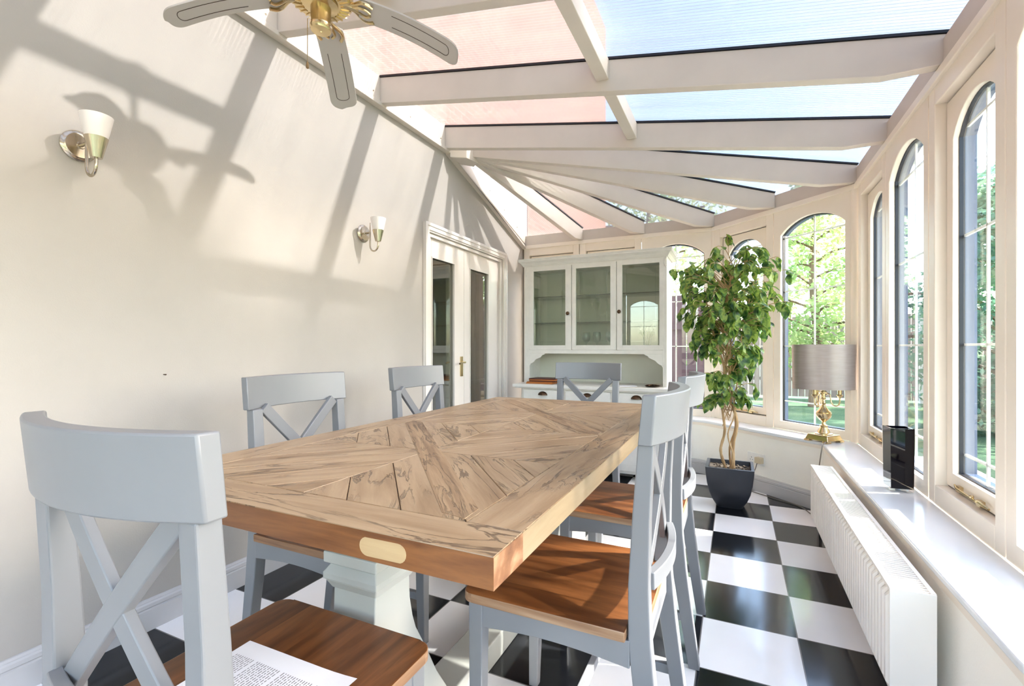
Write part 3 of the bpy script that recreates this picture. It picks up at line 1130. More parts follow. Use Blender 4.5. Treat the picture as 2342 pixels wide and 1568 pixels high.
def make_chair(label, loc, rotz, group):
    t = thing('dining_chair', label, 'chair', loc, rotz, group)
    cm = M['chair']
    # rear legs with back posts
    for s in (-1, 1):
        b = MB()
        path = [(-0.262, 0.0, 0.034, 0.017), (-0.240, 0.15, 0.038, 0.018), (-0.216, 0.32, 0.044, 0.019), (-0.204, 0.44, 0.046, 0.019),
                (-0.202, 0.56, 0.042, 0.019), (-0.207, 0.70, 0.036, 0.018), (-0.217, 0.858, 0.032, 0.018)]
        sweep_y(b, path, 0, 0, s * 0.178)
        b.build('leg', cm, t, bevel=0.003)
    for s in (-1, 1):
        b = MB()
        path = [(0.188, 0.0, 0.028, 0.014), (0.184, 0.2, 0.034, 0.017), (0.182, 0.446, 0.038, 0.019)]
        sweep_y(b, path, 0, 0, s * 0.184)
        b.build('leg', cm, t, bevel=0.003)
    b = MB()
    curved_rail(b, 0.210, 0.858, 0.963, -0.214, 0.028, 0.010, 22)
    b.build('top_rail', cm, t, smooth=True, bevel=0.003)
    b = MB()
    curved_rail(b, 0.163, 0.545, 0.582, -0.203, 0.020, 0.0, bk=0.8)
    b.build('lower_rail', cm, t, smooth=True, bevel=0.002)
    # crossed slats following the bow
    for s in (-1, 1):
        b = MB()
        n = 12
        vs, fs = [], []
        for i in range(n + 1):
            k = i / n
            x = s * (-0.150 + 0.300 * k)
            z = 0.556 + (0.862 - 0.556) * k
            y = -0.200 + bow(x) * 0.25 - 0.006 * k
            dx, dz = s * 0.300, 0.29
            L = sqrt(dx * dx + dz * dz)
            px, pz = -dz / L * 0.0175, dx / L * 0.0175
            th = 0.008 + 0.0004 * s
            vs += [(x - px, y - th, z - pz), (x + px, y - th, z + pz), (x + px, y + th, z + pz), (x - px, y + th, z - pz)]
        for i in range(n):
            for j in range(4):
                fs.append((i * 4 + j, i * 4 + (j + 1) % 4, (i + 1) * 4 + (j + 1) % 4, (i + 1) * 4 + j))
        fs += [(3, 2, 1, 0), tuple(range(n * 4, n * 4 + 4))]
        b.add(vs, fs)
        b.build('cross_slat', cm, t, smooth=True, bevel=0.002)
    # seat frame
    b = MB()
    b.box(-0.168, 0.168, 0.172, 0.196, 0.388, 0.446)
    for s in (-1, 1):
        # side rail, gently arched underside
        pts = []
        xs = s * 0.190
        n = 10
        for i in range(n + 1):
            y = -0.185 + 0.352 * i / n
            pts.append((xs - 0.010, y, 0.388 - 0.0 * i + 0.012 * sin(pi * i / n)))
        pts += [(xs - 0.010, 0.167, 0.446), (xs - 0.010, -0.185, 0.446)]
        b.prism([Vector(p) for p in pts], (0.020, 0, 0))
    b.box(-0.170, 0.170, -0.214, -0.192, 0.388, 0.446)
    b.build('seat_frame', cm, t, bevel=0.002)
    # stretchers
    for s in (-1, 1):
        b = MB()
        b.beam((s * 0.186, -0.232, 0.165), (s * 0.186, 0.184, 0.165), 0.018, 0.026)
        b.build('stretcher', cm, t, bevel=0.002)
    b = MB()
    b.beam((-0.178, -0.02, 0.165), (0.178, -0.02, 0.165), 0.018, 0.024)
    b.build('stretcher', cm, t, bevel=0.002)
    # seat of five boards
    b = MB()
    outline = []
    r = 0.03
    for cx, cy, a0 in ((0.213 - r, 0.218 - r, 0), (-0.213 + r, 0.218 - r, pi / 2)):
        for i in range(6):
            a = a0 + pi / 2 * i / 5
            outline.append((cx + r * cos(a), cy + r * sin(a)))
    outline += [(-0.213, -0.178), (-0.166, -0.178), (-0.166, -0.212), (0.166, -0.212), (0.166, -0.178), (0.213, -0.178)]
    n = len(outline)
    off = random.random() * 9
    zt, zb = 0.470, 0.447
    # dished top: grid approach clipped by outline is overkill; slightly lowered inner ring
    cx, cy = 0.0, 0.0
    inner = [(x * 0.86, y * 0.86) for x, y in outline]
    def uv(x, y):
        board = math.floor((x + 0.3) / 0.088)
        return (y * 1.0 + board * 3.7 + off, x + board * 2.3)
    # boards as strips: clip outline polygon by x bands
    def clip(poly, axis, val, keep_less):
        out = []
        for i in range(len(poly)):
            a, c = poly[i], poly[(i + 1) % len(poly)]
            ia = (a[axis] <= val) if keep_less else (a[axis] >= val)
            ic = (c[axis] <= val) if keep_less else (c[axis] >= val)
            if ia:
                out.append(a)
            if ia != ic:
                k = (val - a[axis]) / (c[axis] - a[axis])
                out.append(tuple(a[j] + (c[j] - a[j]) * k for j in range(2)))
        return out
    for i in range(5):
        x0, x1 = -0.3 + 0.088 * (i + 1) - 0.0005 if i else -0.3, -0.3 + 0.088 * (i + 2) if i < 4 else 0.3
        lo = -0.3 + 0.088 * (i + 1) if i else -0.3
        poly = clip(clip(outline, 0, lo, False), 0, x1, True)
        if len(poly) < 3:
            continue
        o2 = off + i * 3.71
        b.face([(p[0], p[1], zt) for p in poly], 0, [(p[1] + o2, p[0] + i * 1.3) for p in poly])
        b.face([(p[0], p[1], zb) for p in reversed(poly)], 0, [(p[1] + o2, p[0] + i * 1.3) for p in reversed(poly)])
    for i in range(n):
        a, c = outline[i], outline[(i + 1) % n]
        u0 = off + i * 0.31
        L = sqrt((a[0] - c[0]) ** 2 + (a[1] - c[1]) ** 2)
        b.face([(a[0], a[1], zb), (c[0], c[1], zb), (c[0], c[1], zt), (a[0], a[1], zt)], 1, [(u0, 0), (u0 + L, 0), (u0 + L, zt - zb), (u0, zt - zb)])
    b.build('seat', [M['seat'], M['seatedge']], t, bevel=0.003)
    return t
CG = 'matching cross back chairs round the dining table'
chair = make_chair('pale grey cross back chair in the foreground with a printed sheet on its brown seat', (-0.755, 0.57, 0), 0.0, CG)
dup(chair, (-1.20, 1.22, 0), -pi / 2, 'pale grey chair on the wall side of the table, nearer the foreground chair', CG)
dup(chair, (-1.23, 1.97, 0), -pi / 2, 'pale grey chair on the wall side of the table in front of the French doors', CG)
dup(chair, (-0.84, 2.68, 0), pi, 'pale grey chair at the far table end in front of the white dresser', CG)
dup(chair, (-0.385, 1.20, 0), pi / 2, 'pale grey chair whose brown seat juts from under the near right table corner', CG)
dup(chair, (-0.385, 1.86, 0), pi / 2, 'pale grey chair on the window side of the table, the one nearer the potted tree', CG)

# ------------------------------------------------------------------ dining table
TX0, TX1, TY0, TY1, TZ = -1.262, -0.302, 0.582, 2.49, 0.770
TT = 0.047
table = thing('dining_table', 'long dining table with thick bleached wood parquet top on white pedestals', 'table', ((TX0 + TX1) / 2, (TY0 + TY1) / 2, 0))
tx, ty = table.location.x, table.location.y
HX, HY = (TX1 - TX0) / 2, (TY1 - TY0) / 2
random.seed(11)
b = MB()
# core block
def q4(pts, mi, along):
    """face with uv: u along direction 'along' (3D), v the other in-plane direction"""
    P = [Vector(p) for p in pts]
    nrm = (P[1] - P[0]).cross(P[2] - P[0]).normalized()
    a = Vector(along).normalized()
    a = (a - nrm * a.dot(nrm)).normalized()
    c = nrm.cross(a)
    o = random.random() * 30
    b.face(pts, mi, [(p.dot(a) + o, p.dot(c) + o * 0.61) for p in P])
zt, zb = TZ, TZ - TT
gd = 0.0022
# groove floor
q4([(-HX + .002, -HY + .002, zt - gd), (HX - .002, -HY + .002, zt - gd), (HX - .002, HY - .002, zt - gd), (-HX + .002, HY - .002, zt - gd)], 5, (1, 0, 0))
q4([(-HX, -HY, zb), (-HX, HY, zb), (HX, HY, zb), (HX, -HY, zb)], 2, (0, 1, 0))
BW, EW = 0.103, 0.100
# sides: end boards and end grain blocks at the corners
for sy in (-1, 1):
    y = sy * HY
    pts = [(-HX, y, zb), (HX, y, zb), (HX, y, zt - 0.001), (-HX, y, zt - 0.001)]
    if sy > 0:
        pts = pts[::-1]
    q4(pts, 2, (1, 0, 0))
for sx in (-1, 1):
    x = sx * HX
    for (a0, a1, mi) in ((-HY, -HY + EW, 4), (-HY + EW, HY - EW, 3), (HY - EW, HY, 4)):
        pts = [(x, a0, zb), (x, a1, zb), (x, a1, zt - 0.001), (x, a0, zt - 0.001)]
        if sx < 0:
            pts = pts[::-1]
        q4(pts, mi, (0, 1, 0))
def inset(poly, d):
    P = [Vector(p) for p in poly]
    n = len(P)
    area = sum(P[i].x * P[(i + 1) % n].y - P[(i + 1) % n].x * P[i].y for i in range(n))
    if area < 0:
        P = P[::-1]
    out = []
    for i in range(n):
        a, p, c = P[i - 1], P[i], P[(i + 1) % n]
        e1, e2 = (p - a).normalized(), (c - p).normalized()
        n1, n2 = Vector((-e1.y, e1.x)), Vector((-e2.y, e2.x))
        m = (n1 + n2)
        k = 1 + n1.dot(n2)
        if k < 0.15:
            k = 0.15
        out.append(p + m / k * d)
    return out
def plank(poly, along, mi=0, g=0.0006, z=zt, z0=None):
    P = inset(poly, g)
    P2 = inset(poly, g + 0.0009)
    a = Vector((along[0], along[1])).normalized()
    c = Vector((-a.y, a.x))
    o = random.random() * 30
    uv = [(p.dot(a) + o, p.dot(c) + o * 0.61) for p in P2]
    b.face([(p.x, p.y, z) for p in P2], mi, uv)
    zz = zt - gd if z0 is None else z0
    n = len(P)
    for i in range(n):
        j = (i + 1) % n
        b.face([(P[i].x, P[i].y, zz), (P[j].x, P[j].y, zz), (P2[j].x, P2[j].y, z), (P2[i].x, P2[i].y, z)], mi,
               [(P[i].dot(a) + o, P[i].dot(c)), (P[j].dot(a) + o, P[j].dot(c)), (P2[j].dot(a) + o, P2[j].dot(c)), (P2[i].dot(a) + o, P2[i].dot(c))])
plank([(-HX, -HY), (HX, -HY), (HX, -HY + EW), (-HX, -HY + EW)], (1, 0))
plank([(-HX, HY - EW), (HX, HY - EW), (HX, HY), (-HX, HY)], (1, 0))
plank([(HX - BW, -HY + EW), (HX, -HY + EW), (HX, HY - EW), (HX - BW, HY - EW)], (0, 1))
plank([(-HX, -HY + EW), (-HX + BW, -HY + EW), (-HX + BW, HY - EW), (-HX, HY - EW)], (0, 1))
def lerp2(a, c, k):
    return (a[0] + (c[0] - a[0]) * k, a[1] + (c[1] - a[1]) * k)
fx0, fx1 = -HX + BW, HX - BW
half = (HY - EW)
for (fy0, fy1, dirn) in ((-half, 0.0, 1), (0.0, half, -1)):
    cx, cy = 0.0, (fy0 + fy1) / 2
    corners = [(fx0, fy0), (fx1, fy0), (fx1, fy1), (fx0, fy1)]
    mids = [((fx0 + fx1) / 2, fy0), (fx1, cy), ((fx0 + fx1) / 2, fy1), (fx0, cy)]
    cc = (cx, cy)
    for i in range(4):
        c0, c1, md = corners[i], corners[(i + 1) % 4], mids[i]
        # two wedges: (c0, md, centre) and (md, c1, centre); boards parallel to the diagonal
        for (A_, B_) in ((c0, md), (c1, md)):
            d = (A_[0] - cc[0], A_[1] - cc[1])
            prevA, prevB = A_, None
            ks = [0.0, 0.36, 0.70, 1.0]
            for k0, k1 in zip(ks[:-1], ks[1:]):
                # strip between lines parallel to diagonal at fraction k from diagonal to the midpoint
                p0, p1 = lerp2(A_, B_, k0), lerp2(A_, B_, k1)
                r0, r1 = lerp2(cc, B_, k0), lerp2(cc, B_, k1)
                poly = [p0, p1, r1, r0] if k1 < 0.999 else [p0, B_, r0]
                plank(poly, d)
    # weathered diagonal board lying along one diagonal
    if dirn == 1:
        a_, c_ = Vector((fx1, fy0)), Vector((fx0, fy1))
    else:
        a_, c_ = Vector((fx1, fy0)), Vector((fx0, fy1))
    d = (c_ - a_).normalized()
    nn = Vector((-d.y, d.x)) * 0.034
    e0, e1 = a_ + d * 0.055, c_ - d * 0.055
    plank([tuple(e0 - nn), tuple(a_ + d * 0.012), tuple(e0 + nn), tuple(e1 + nn), tuple(c_ - d * 0.012), tuple(e1 - nn)], (d.x, d.y), 1, 0.0004, zt + 0.0007, zt - 0.001)
tt = b.build('tabletop', [M['top'], M['topweathered'], M['edge'], M['edgeside'], M['endgrain'], M['groove']], table)
# pale oval filler patch in the near edge board
b = MB()
pts = []
for i in range(20):
    a = 2 * pi * i / 20
    pts.append((0.345 - 0.06 + (0.03 if cos(a) > 0 else -0.03) + 0.016 * cos(a), -HY - 0.0006, zb + 0.022 + 0.015 * sin(a)))
b.prism([Vector(p) for p in pts], (0, 0.004, 0))
b.uv = [[(v[0] * 1.0, v[2]) for v in [b.v[k] for k in f]] for f in b.f]
b.build('wood_patch', M['pale'], tt)
def pedestal(yc):
    b = MB()
    y = yc - ty
    prof = [(0.0, 0.26), (0.085, 0.26), (0.10, 0.245), (0.13, 0.225), (0.20, 0.178), (0.26, 0.146), (0.307, 0.120), (0.364, 0.087), (0.40, 0.074), (0.45, 0.063), (0.512, 0.0605)]
    left = [(-0.0615, y - h, z) for z, h in prof]
    right = [(-0.0615, y + h, z) for z, h in reversed(prof)]
    b.prism([Vector(p) for p in left + right], (0.123, 0, 0))
    # stepped capital
    def slab(h, z0, z1, h1=None):
        h1 = h if h1 is None else h1
        vs = [(-h, y - h, z0), (h, y - h, z0), (h, y + h, z0), (-h, y + h, z0), (-h1, y - h1, z1), (h1, y - h1, z1), (h1, y + h1, z1), (-h1, y + h1, z1)]
        b.add(vs, [(3, 2, 1, 0), (4, 5, 6, 7), (0, 1, 5, 4), (1, 2, 6, 5), (2, 3, 7, 6), (3, 0, 4, 7)])
    slab(0.064, 0.505, 0.528, 0.076)
    slab(0.079, 0.528, 0.543)
    slab(0.079, 0.543, 0.562, 0.066)
    slab(0.078, 0.566, 0.592)
    slab(0.066, 0.560, 0.568)
    slab(0.066, 0.592, 0.640)
    slab(0.066, 0.640, 0.690, 0.10)
    slab(0.13, 0.690, zb - 0.0005)
    b.build('pedestal', M['pedestal'], table, bevel=0.003)
pedestal(0.882)
pedestal(2.19)
b = MB()
b.box(-0.055, 0.055, 0.882 - ty + 0.2, 2.19 - ty - 0.2, 0.0, 0.083)
b.build('floor_beam', M['pedestal'], table, bevel=0.004)
b = MB()
b.box(-0.38, 0.38, 0.882 - ty - 0.05, 0.882 - ty + 0.05, zb - 0.03, zb - 0.0003) if False else None

# ------------------------------------------------------------------ printed sheet on the near seat
def Zp(u, v, z):
    k = (u - 1171) / F_PX
    c, s = cos(YAW), sin(YAW)
    r = (k * c - s, k * s + c, -(v - 794) / F_PX)
    t = (z - CAMZ) / r[2]
    return Vector((r[0] * t, r[1] * t, z))
cA, cB = Zp(572, 1465, 0.4715), Zp(817, 1557, 0.4715)
ux = (cB - cA).normalized()
uy = Vector((ux.y, -ux.x, 0))          # towards the chair back
if uy.y > 0:
    uy = -uy
b = MB()
Lx, Ly = (cB - cA).length, 0.30
NX, NY = 10, 10
def pz(i, j):
    return 0.0006 + 0.004 * (max(0, i - 7) / 3.0) ** 2 + 0.0012 * sin(i * 0.7) * sin(j * 0.5)
grid = [[cA + ux * (Lx * i / NX) + uy * (Ly * j / NY) + Vector((0, 0, abs(pz(i, j)) + 0.0003)) for i in range(NX + 1)] for j in range(NY + 1)]
for j in range(NY):
    for i in range(NX):
        p = [grid[j][i], grid[j][i + 1], grid[j + 1][i + 1], grid[j + 1][i]]
        b.face([tuple(q) for q in p])
        b.face([tuple(q - Vector((0, 0, 0.0003))) for q in reversed(p)])
sheet = b.build('printed_sheet', M['paper'], smooth=True)
tag(sheet, 'white sheet of printed text lying on the seat of the foreground chair', 'paper')
b = MB()
random.seed(3)
def onsheet(a, c):
    """a: 0..1 along ux, c: 0..1 along uy"""
    fi, fj = a * NX, c * NY
    i, j = min(int(fi), NX - 1), min(int(fj), NY - 1)
    p = grid[j][i].lerp(grid[j][i + 1], fi - i)
    q = grid[j + 1][i].lerp(grid[j + 1][i + 1], fi - i)
    return p.lerp(q, fj - j) + Vector((0, 0, 0.0004))
row = 0
a = 0.06
while a < 0.90:
    if row in (9, 20, 33):
        a += 0.022
    c = 0.13 + (0.0 if row not in (10, 21) else 0.0)
    end = random.choice([0.95, 0.93, 0.95, 0.6]) if row % 9 else 0.5
    while c < end:
        w = random.uniform(0.008, 0.035)
        e = min(c + w, end)
        p = [onsheet(a, c), onsheet(a + 0.0048, c), onsheet(a + 0.0048, e), onsheet(a, e)]
        b.face([tuple(x) for x in p])
        c = e + 0.007
    a += 0.0205
    row += 1
b.build('printed_text', M['ink'], sheet)

# ------------------------------------------------------------------ radiator
RAD = (0.375, 0.475, 1.59, 3.06, 0.115, 0.412)
x0, x1, y0, y1, z0, z1 = RAD
rad = thing('radiator', 'long low white panel radiator under the window sill', 'radiator', ((x0 + x1) / 2, (y0 + y1) / 2, 0))
ox, oy = rad.location.x, rad.location.y
b = MB()
nr = 42
pitch = (y1 - y0 - 0.03) / nr
prof = []
for i in range(nr):
    c = y0 + 0.015 + pitch * i
    for k, d in ((0.0, 0.0), (0.22, 0.0), (0.34, 0.012), (0.72, 0.012), (0.88, 0.0)):
        prof.append((c + k * pitch, d))
prof = [(y0, 0.0)] + prof + [(y1, 0.0)]
zz = [z0, z0 + 0.018, z0 + 0.030, z1 - 0.034, z1 - 0.022, z1]
ds = [0, 0, 1, 1, 0, 0]
vs, fs = [], []
for z, m_ in zip(zz, ds):
    for y, d in prof:
        vs.append((x0 + 0.004 + (0.0 if m_ else 0.006) + (-d + 0.006 if m_ else 0.0) - ox - (0 if not m_ else 0), y - oy, z))
n = len(prof)
for r in range(len(zz) - 1):
    for i in range(n - 1):
        fs.append((r * n + i, (r + 1) * n + i, (r + 1) * n + i + 1, r * n + i + 1))
b.add(vs, fs)
b.box(x0 + 0.013 - ox, x0 + 0.02 - ox, y0 - oy, y1 - oy, z0, z1)
b.build('front_panel', M['rad'], rad, smooth=True)
b = MB()
b.box(x1 - 0.012 - ox, x1 - ox, y0 - oy, y1 - oy, z0, z1)
b.build('back_panel', M['rad'], rad, bevel=0.002)
for yy0, yy1 in ((y0 - 0.004, y0), (y1, y1 + 0.004)):
    b = MB()
    b.box(x0 - ox, x1 - ox, yy0 - oy, yy1 - oy, z0 + 0.004, z1 + 0.003)
    b.build('side_cover', M['rad'], rad, bevel=0.0015)
b = MB()
b.box(x0 - ox, x0 + 0.018 - ox, y0 - oy, y1 - oy, z1, z1 + 0.004)
b.box(x1 - 0.012 - ox, x1 - ox, y0 - oy, y1 - oy, z1, z1 + 0.004)
k = y0 + 0.006
while k < y1 - 0.006:
    b.box(x0 + 0.018 - ox, x1 - 0.012 - ox, k - oy, k + 0.0075 - oy, z1 - 0.003, z1 + 0.0025)
    k += 0.0145
b.build('top_grille', M['rad'], rad)
for yy in (y0 + 0.2, y1 - 0.2, (y0 + y1) / 2):
    b = MB()
    b.box(x1 - ox, XR - DN - ox - 0.0005, yy - 0.02 - oy, yy + 0.02 - oy, z0 + 0.05, z1 - 0.05)
    b.build('wall_bracket', M['rad'], rad)
b = MB()
b.tube([(x0 + 0.05 - ox, y1 + 0.03 - oy, 0.0), (x0 + 0.05 - ox, y1 + 0.03 - oy, z0 + 0.02), (x0 + 0.05 - ox, y1 - oy, z0 + 0.022)], 0.0075, 8)
b.lathe([(0.012, 0), (0.014, 0.01), (0.012, 0.035), (0.006, 0.04)], (x0 + 0.05 - ox, y1 + 0.03 - oy, z0 - 0.01), 12)
b.build('valve', M['chrome'], rad, smooth=True)

# ------------------------------------------------------------------ white dresser
DX0, DX1 = -1.735, -0.495
cab = thing('dresser', 'distressed white glazed dresser against the far wall', 'dresser', (-1.11, 4.05, 0))
kx, ky = 1.11, -4.05
def W(b, x0, x1, y0, y1, z0, z1, mi=0):
    b.box(x0 + kx, x1 + kx, y0 + ky, y1 + ky, z0, z1, mi)
UF, LF, BK = 3.95, 3.80, 4.295
# base unit
b = MB()
W(b, DX0 + 0.03, DX1 - 0.0, LF + 0.016, BK, 0.05, 0.712)
for xx in (DX0 + 0.03, DX1 - 0.07):
    W(b, xx, xx + 0.07, LF + 0.012, LF + 0.1, 0.0, 0.05)
b.build('base_carcass', M['worn'], cab, bevel=0.003)
b = MB()
W(b, -1.772, -0.425, LF - 0.03, BK, 0.714, 0.742)
W(b, -1.755, -0.442, LF - 0.012, BK, 0.704, 0.714)
b.build('worktop', M['worn'], cab, bevel=0.006, seg=3)
dw = [(-1.68, -1.315), (-1.295, -0.915), (-0.895, -0.515)]
for xa, xb in dw:
    b = MB()
    W(b, xa, xb, LF, LF + 0.018, 0.585, 0.695)
    dr = b.build('drawer', M['worn'], cab, bevel=0.003)
    h = MB()
    xc = (xa + xb) / 2 + kx
    vs, fs = [], []
    nu, nv = 12, 6
    for j in range(nv + 1):
        ph = (pi / 2) * j / nv
        for i in range(nu + 1):
            th = pi * i / nu
            vs.append((xc + 0.040 * cos(th), LF + ky - 0.022 * sin(th) * cos(ph) * 1.0 - 0.001, 0.650 + 0.030 * sin(th) * sin(ph)))
    for j in range(nv):
        for i in range(nu):
            fs.append((j * (nu + 1) + i, j * (nu + 1) + i + 1, (j + 1) * (nu + 1) + i + 1, (j + 1) * (nu + 1) + i))
    h.add(vs, fs)
    h.box(xc - 0.043, xc + 0.043, LF + ky - 0.003, LF + ky, 0.648, 0.684)
    h.v = [v for v in h.v]
    h2 = MB()
    # half disc back plate
    pts = [(xc + 0.043 * cos(pi * i / 14), LF + ky - 0.0005, 0.649 + 0.034 * sin(pi * i / 14)) for i in range(15)]
    h2.prism([Vector(p) for p in pts], (0, -0.002, 0))
    h2.add(vs, fs)
    h2.build('cup_handle', M['bronze'], dr, smooth=True)
    # cupboard door below
    b = MB()
    W(b, xa, xb, LF, LF + 0.018, 0.075, 0.570)
    dd = b.build('cupboard_door', M['worn'], cab, bevel=0.003)
    b = MB()
    W(b, xa + 0.05, xb - 0.05, LF - 0.003, LF + 0.001, 0.125, 0.520)
    b.build('door_panel', M['worn'], dd, bevel=0.003)
    b = MB()
    b.lathe([(0.0, 0.0), (0.006, 0.0), (0.006, -0.012), (0.013, -0.018), (0.011, -0.024), (0, -0.026)], (xb + kx - 0.025, LF + ky, 0.36), 14, axis='y')
    b.build('knob', M['bronze'], dd, smooth=True)
# upper unit carcass
b = MB()
W(b, DX0, DX0 + 0.022, UF, BK, 0.7425, 1.79)
W(b, DX1 - 0.022, DX1, UF, BK, 0.7425, 1.79)
W(b, DX0 + 0.022, DX1 - 0.022, BK - 0.012, BK, 0.7425, 1.79, 1)
W(b, DX0 + 0.022, DX1 - 0.022, UF + 0.02, BK - 0.012, 1.012, 1.030)
W(b, DX0 + 0.022, DX1 - 0.022, UF, BK - 0.012, 1.775, 1.79)
W(b, DX0 + 0.022, DX0 + 0.050, UF, UF + 0.02, 0.7425, 1.775)
W(b, DX1 - 0.030, DX1 - 0.022, UF, UF + 0.02, 0.7425, 1.775)
W(b, -1.292, -1.284, UF + 0.022, UF + 0.05, 1.03, 1.775, 0)
W(b, -0.901, -0.893, UF + 0.022, UF + 0.05, 1.03, 1.775, 0)
W(b, DX0 + 0.0221, DX0 + 0.024, UF + 0.03, BK - 0.013, 1.031, 1.774, 1)
W(b, DX1 - 0.024, DX1 - 0.0221, UF + 0.03, BK - 0.013, 1.031, 1.774, 1)
b.build('upper_carcass', [M['worn'], M['wornIn']], cab, bevel=0.0015)
# shaped valance over the open shelf
b = MB()
xa, xb = DX0 + 0.050 + kx, DX1 - 0.030 + kx
def val(side):
    # scalloped bracket outline from top rail down the stile
    pts = [(0.0, 1.012), (0.155, 1.012), (0.140, 0.995), (0.120, 0.990), (0.108, 0.972), (0.085, 0.962), (0.060, 0.952), (0.042, 0.930), (0.025, 0.918), (0.012, 0.914), (0.006, 0.900), (0.0, 0.900)]
    P = [((xa + p[0]) if side < 0 else (xb - p[0]), UF + ky + 0.002, p[1]) for p in pts]
    b.prism([Vector(p) for p in P], (0, 0.016, 0))
val(-1)
val(1)
W(b, DX0 + 0.050, DX1 - 0.030, UF, UF + 0.02, 1.005, 1.036)
b.build('valance', M['worn'], cab, bevel=0.0015)
# cornice: stepped crown profile
b = MB()
prof = [(0.0, 1.788), (0.008, 1.788), (0.012, 1.796), (0.016, 1.800), (0.022, 1.812), (0.036, 1.824), (0.042, 1.828), (0.042, 1.842), (0.046, 1.845), (0.046, 1.852), (0.0, 1.852)]
xL, xR = DX0 + kx, DX1 + kx
def crn(o):
    return [(xL - o, BK + ky), (xL - o, UF + ky - o), (xR + o, UF + ky - o), (xR + o, BK + ky)]
rows = [crn(o) for o, z in prof]
vs = []
for r, (o, z) in zip(rows, prof):
    vs += [(p[0], p[1], z) for p in r]
fs = []
for j in range(len(prof) - 1):
    for i in range(3):
        fs.append((j * 4 + i, j * 4 + i + 1, (j + 1) * 4 + i + 1, (j + 1) * 4 + i))
k0 = (len(prof) - 1) * 4
fs.append((k0, k0 + 1, k0 + 2, k0 + 3))
b.add(vs, fs)
b.build('cornice', M['worn'], cab)
# carved corner ornaments
for xx, s in ((DX0 + 0.012, 1), (DX1 - 0.012, 1)):
    b = MB()
    for i in range(9):
        a = i * 0.75
        b.lathe([(0, 0), (0.006, -0.001), (0.005, -0.005), (0, -0.006)], (xx + kx + 0.006 * cos(a), UF + ky, 1.775 - i * 0.009), 8, axis='y')
    b.build('carved_ornament', M['worn'], cab, smooth=True)
for (xa, xb, ga, gb, kn) in ((-1.690, -1.290, -1.646, -1.344, -1.318), (-1.286, -0.899, -1.249, -0.948, None), (-0.895, -0.519, -0.849, -0.552, -0.872)):
    b = MB()
    gz0, gz1 = 1.078, 1.742
    W(b, xa, ga, UF - 0.001, UF + 0.019, 1.038, 1.782)
    W(b, gb, xb, UF - 0.001, UF + 0.019, 1.038, 1.782)
    W(b, ga, gb, UF - 0.001, UF + 0.019, 1.038, gz0)
    W(b, ga, gb, UF - 0.001, UF + 0.019, gz1, 1.782)
    d = b.build('glazed_door', M['worn'], cab, bevel=0.0025)
    b = MB()
    W(b, ga, gb, UF + 0.008, UF + 0.011, gz0, gz1)
    b.build('pane', M['cabglass'], d)
    b = MB()
    for q0, q1, w0, w1 in ((ga + 0.03, ga + 0.033, gz0 + 0.03, gz1 - 0.03), (gb - 0.033, gb - 0.03, gz0 + 0.03, gz1 - 0.03)):
        W(b, q0, q1, UF + 0.0072, UF + 0.0078, w0, w1)
    W(b, ga + 0.033, gb - 0.033, UF + 0.0072, UF + 0.0078, gz0 + 0.03, gz0 + 0.033)
    W(b, ga + 0.033, gb - 0.033, UF + 0.0072, UF + 0.0078, gz1 - 0.033, gz1 - 0.03)
    b.build('etched_line', M['clear'], d)
    if kn:
        b = MB()
        b.lathe([(0.0, 0.0), (0.007, 0.0), (0.006, -0.010), (0.015, -0.014), (0.016, -0.020), (0.010, -0.025), (0, -0.026)], (kn + kx, UF + ky, 1.356), 18, axis='y')
        b.build('knob', M['bronze'], d, smooth=True)
for z in (1.275, 1.51):
    b = MB()
    W(b, DX0 + 0.026, DX1 - 0.026, UF + 0.055, BK - 0.014, z, z + 0.006)
    b.build('glass_shelf', M['cabglass'], cab)
# wine glasses on the cabinet floor
def wineglass(x, y, label, first=[None]):
    if first[0] is None:
        b = MB()
        b.lathe([(0.032, 0.0), (0.032, 0.002), (0.006, 0.006), (0.004, 0.012), (0.004, 0.060), (0.008, 0.068), (0.030, 0.090), (0.036, 0.115), (0.034, 0.150), (0.030, 0.165),
                 (0.029, 0.165), (0.033, 0.150), (0.035, 0.115), (0.028, 0.092), (0.0, 0.075)], (0, 0, 0), 20)
        o = b.build('wine_glass', M['clear'], smooth=True)
        first[0] = o
    else:
        o = first[0].copy()
        C.objects.link(o)
    o.location = (x, y, 1.0302)
    tag(o, label, 'glass', 'stemmed glasses inside the dresser')
wineglass(-1.20, 4.10, 'clear stemmed glass behind the middle dresser door, leftmost of three')
wineglass(-1.11, 4.12, 'clear stemmed glass behind the middle dresser door, middle of three')
wineglass(-0.985, 4.08, 'clear stemmed glass behind the middle dresser door, rightmost of three')
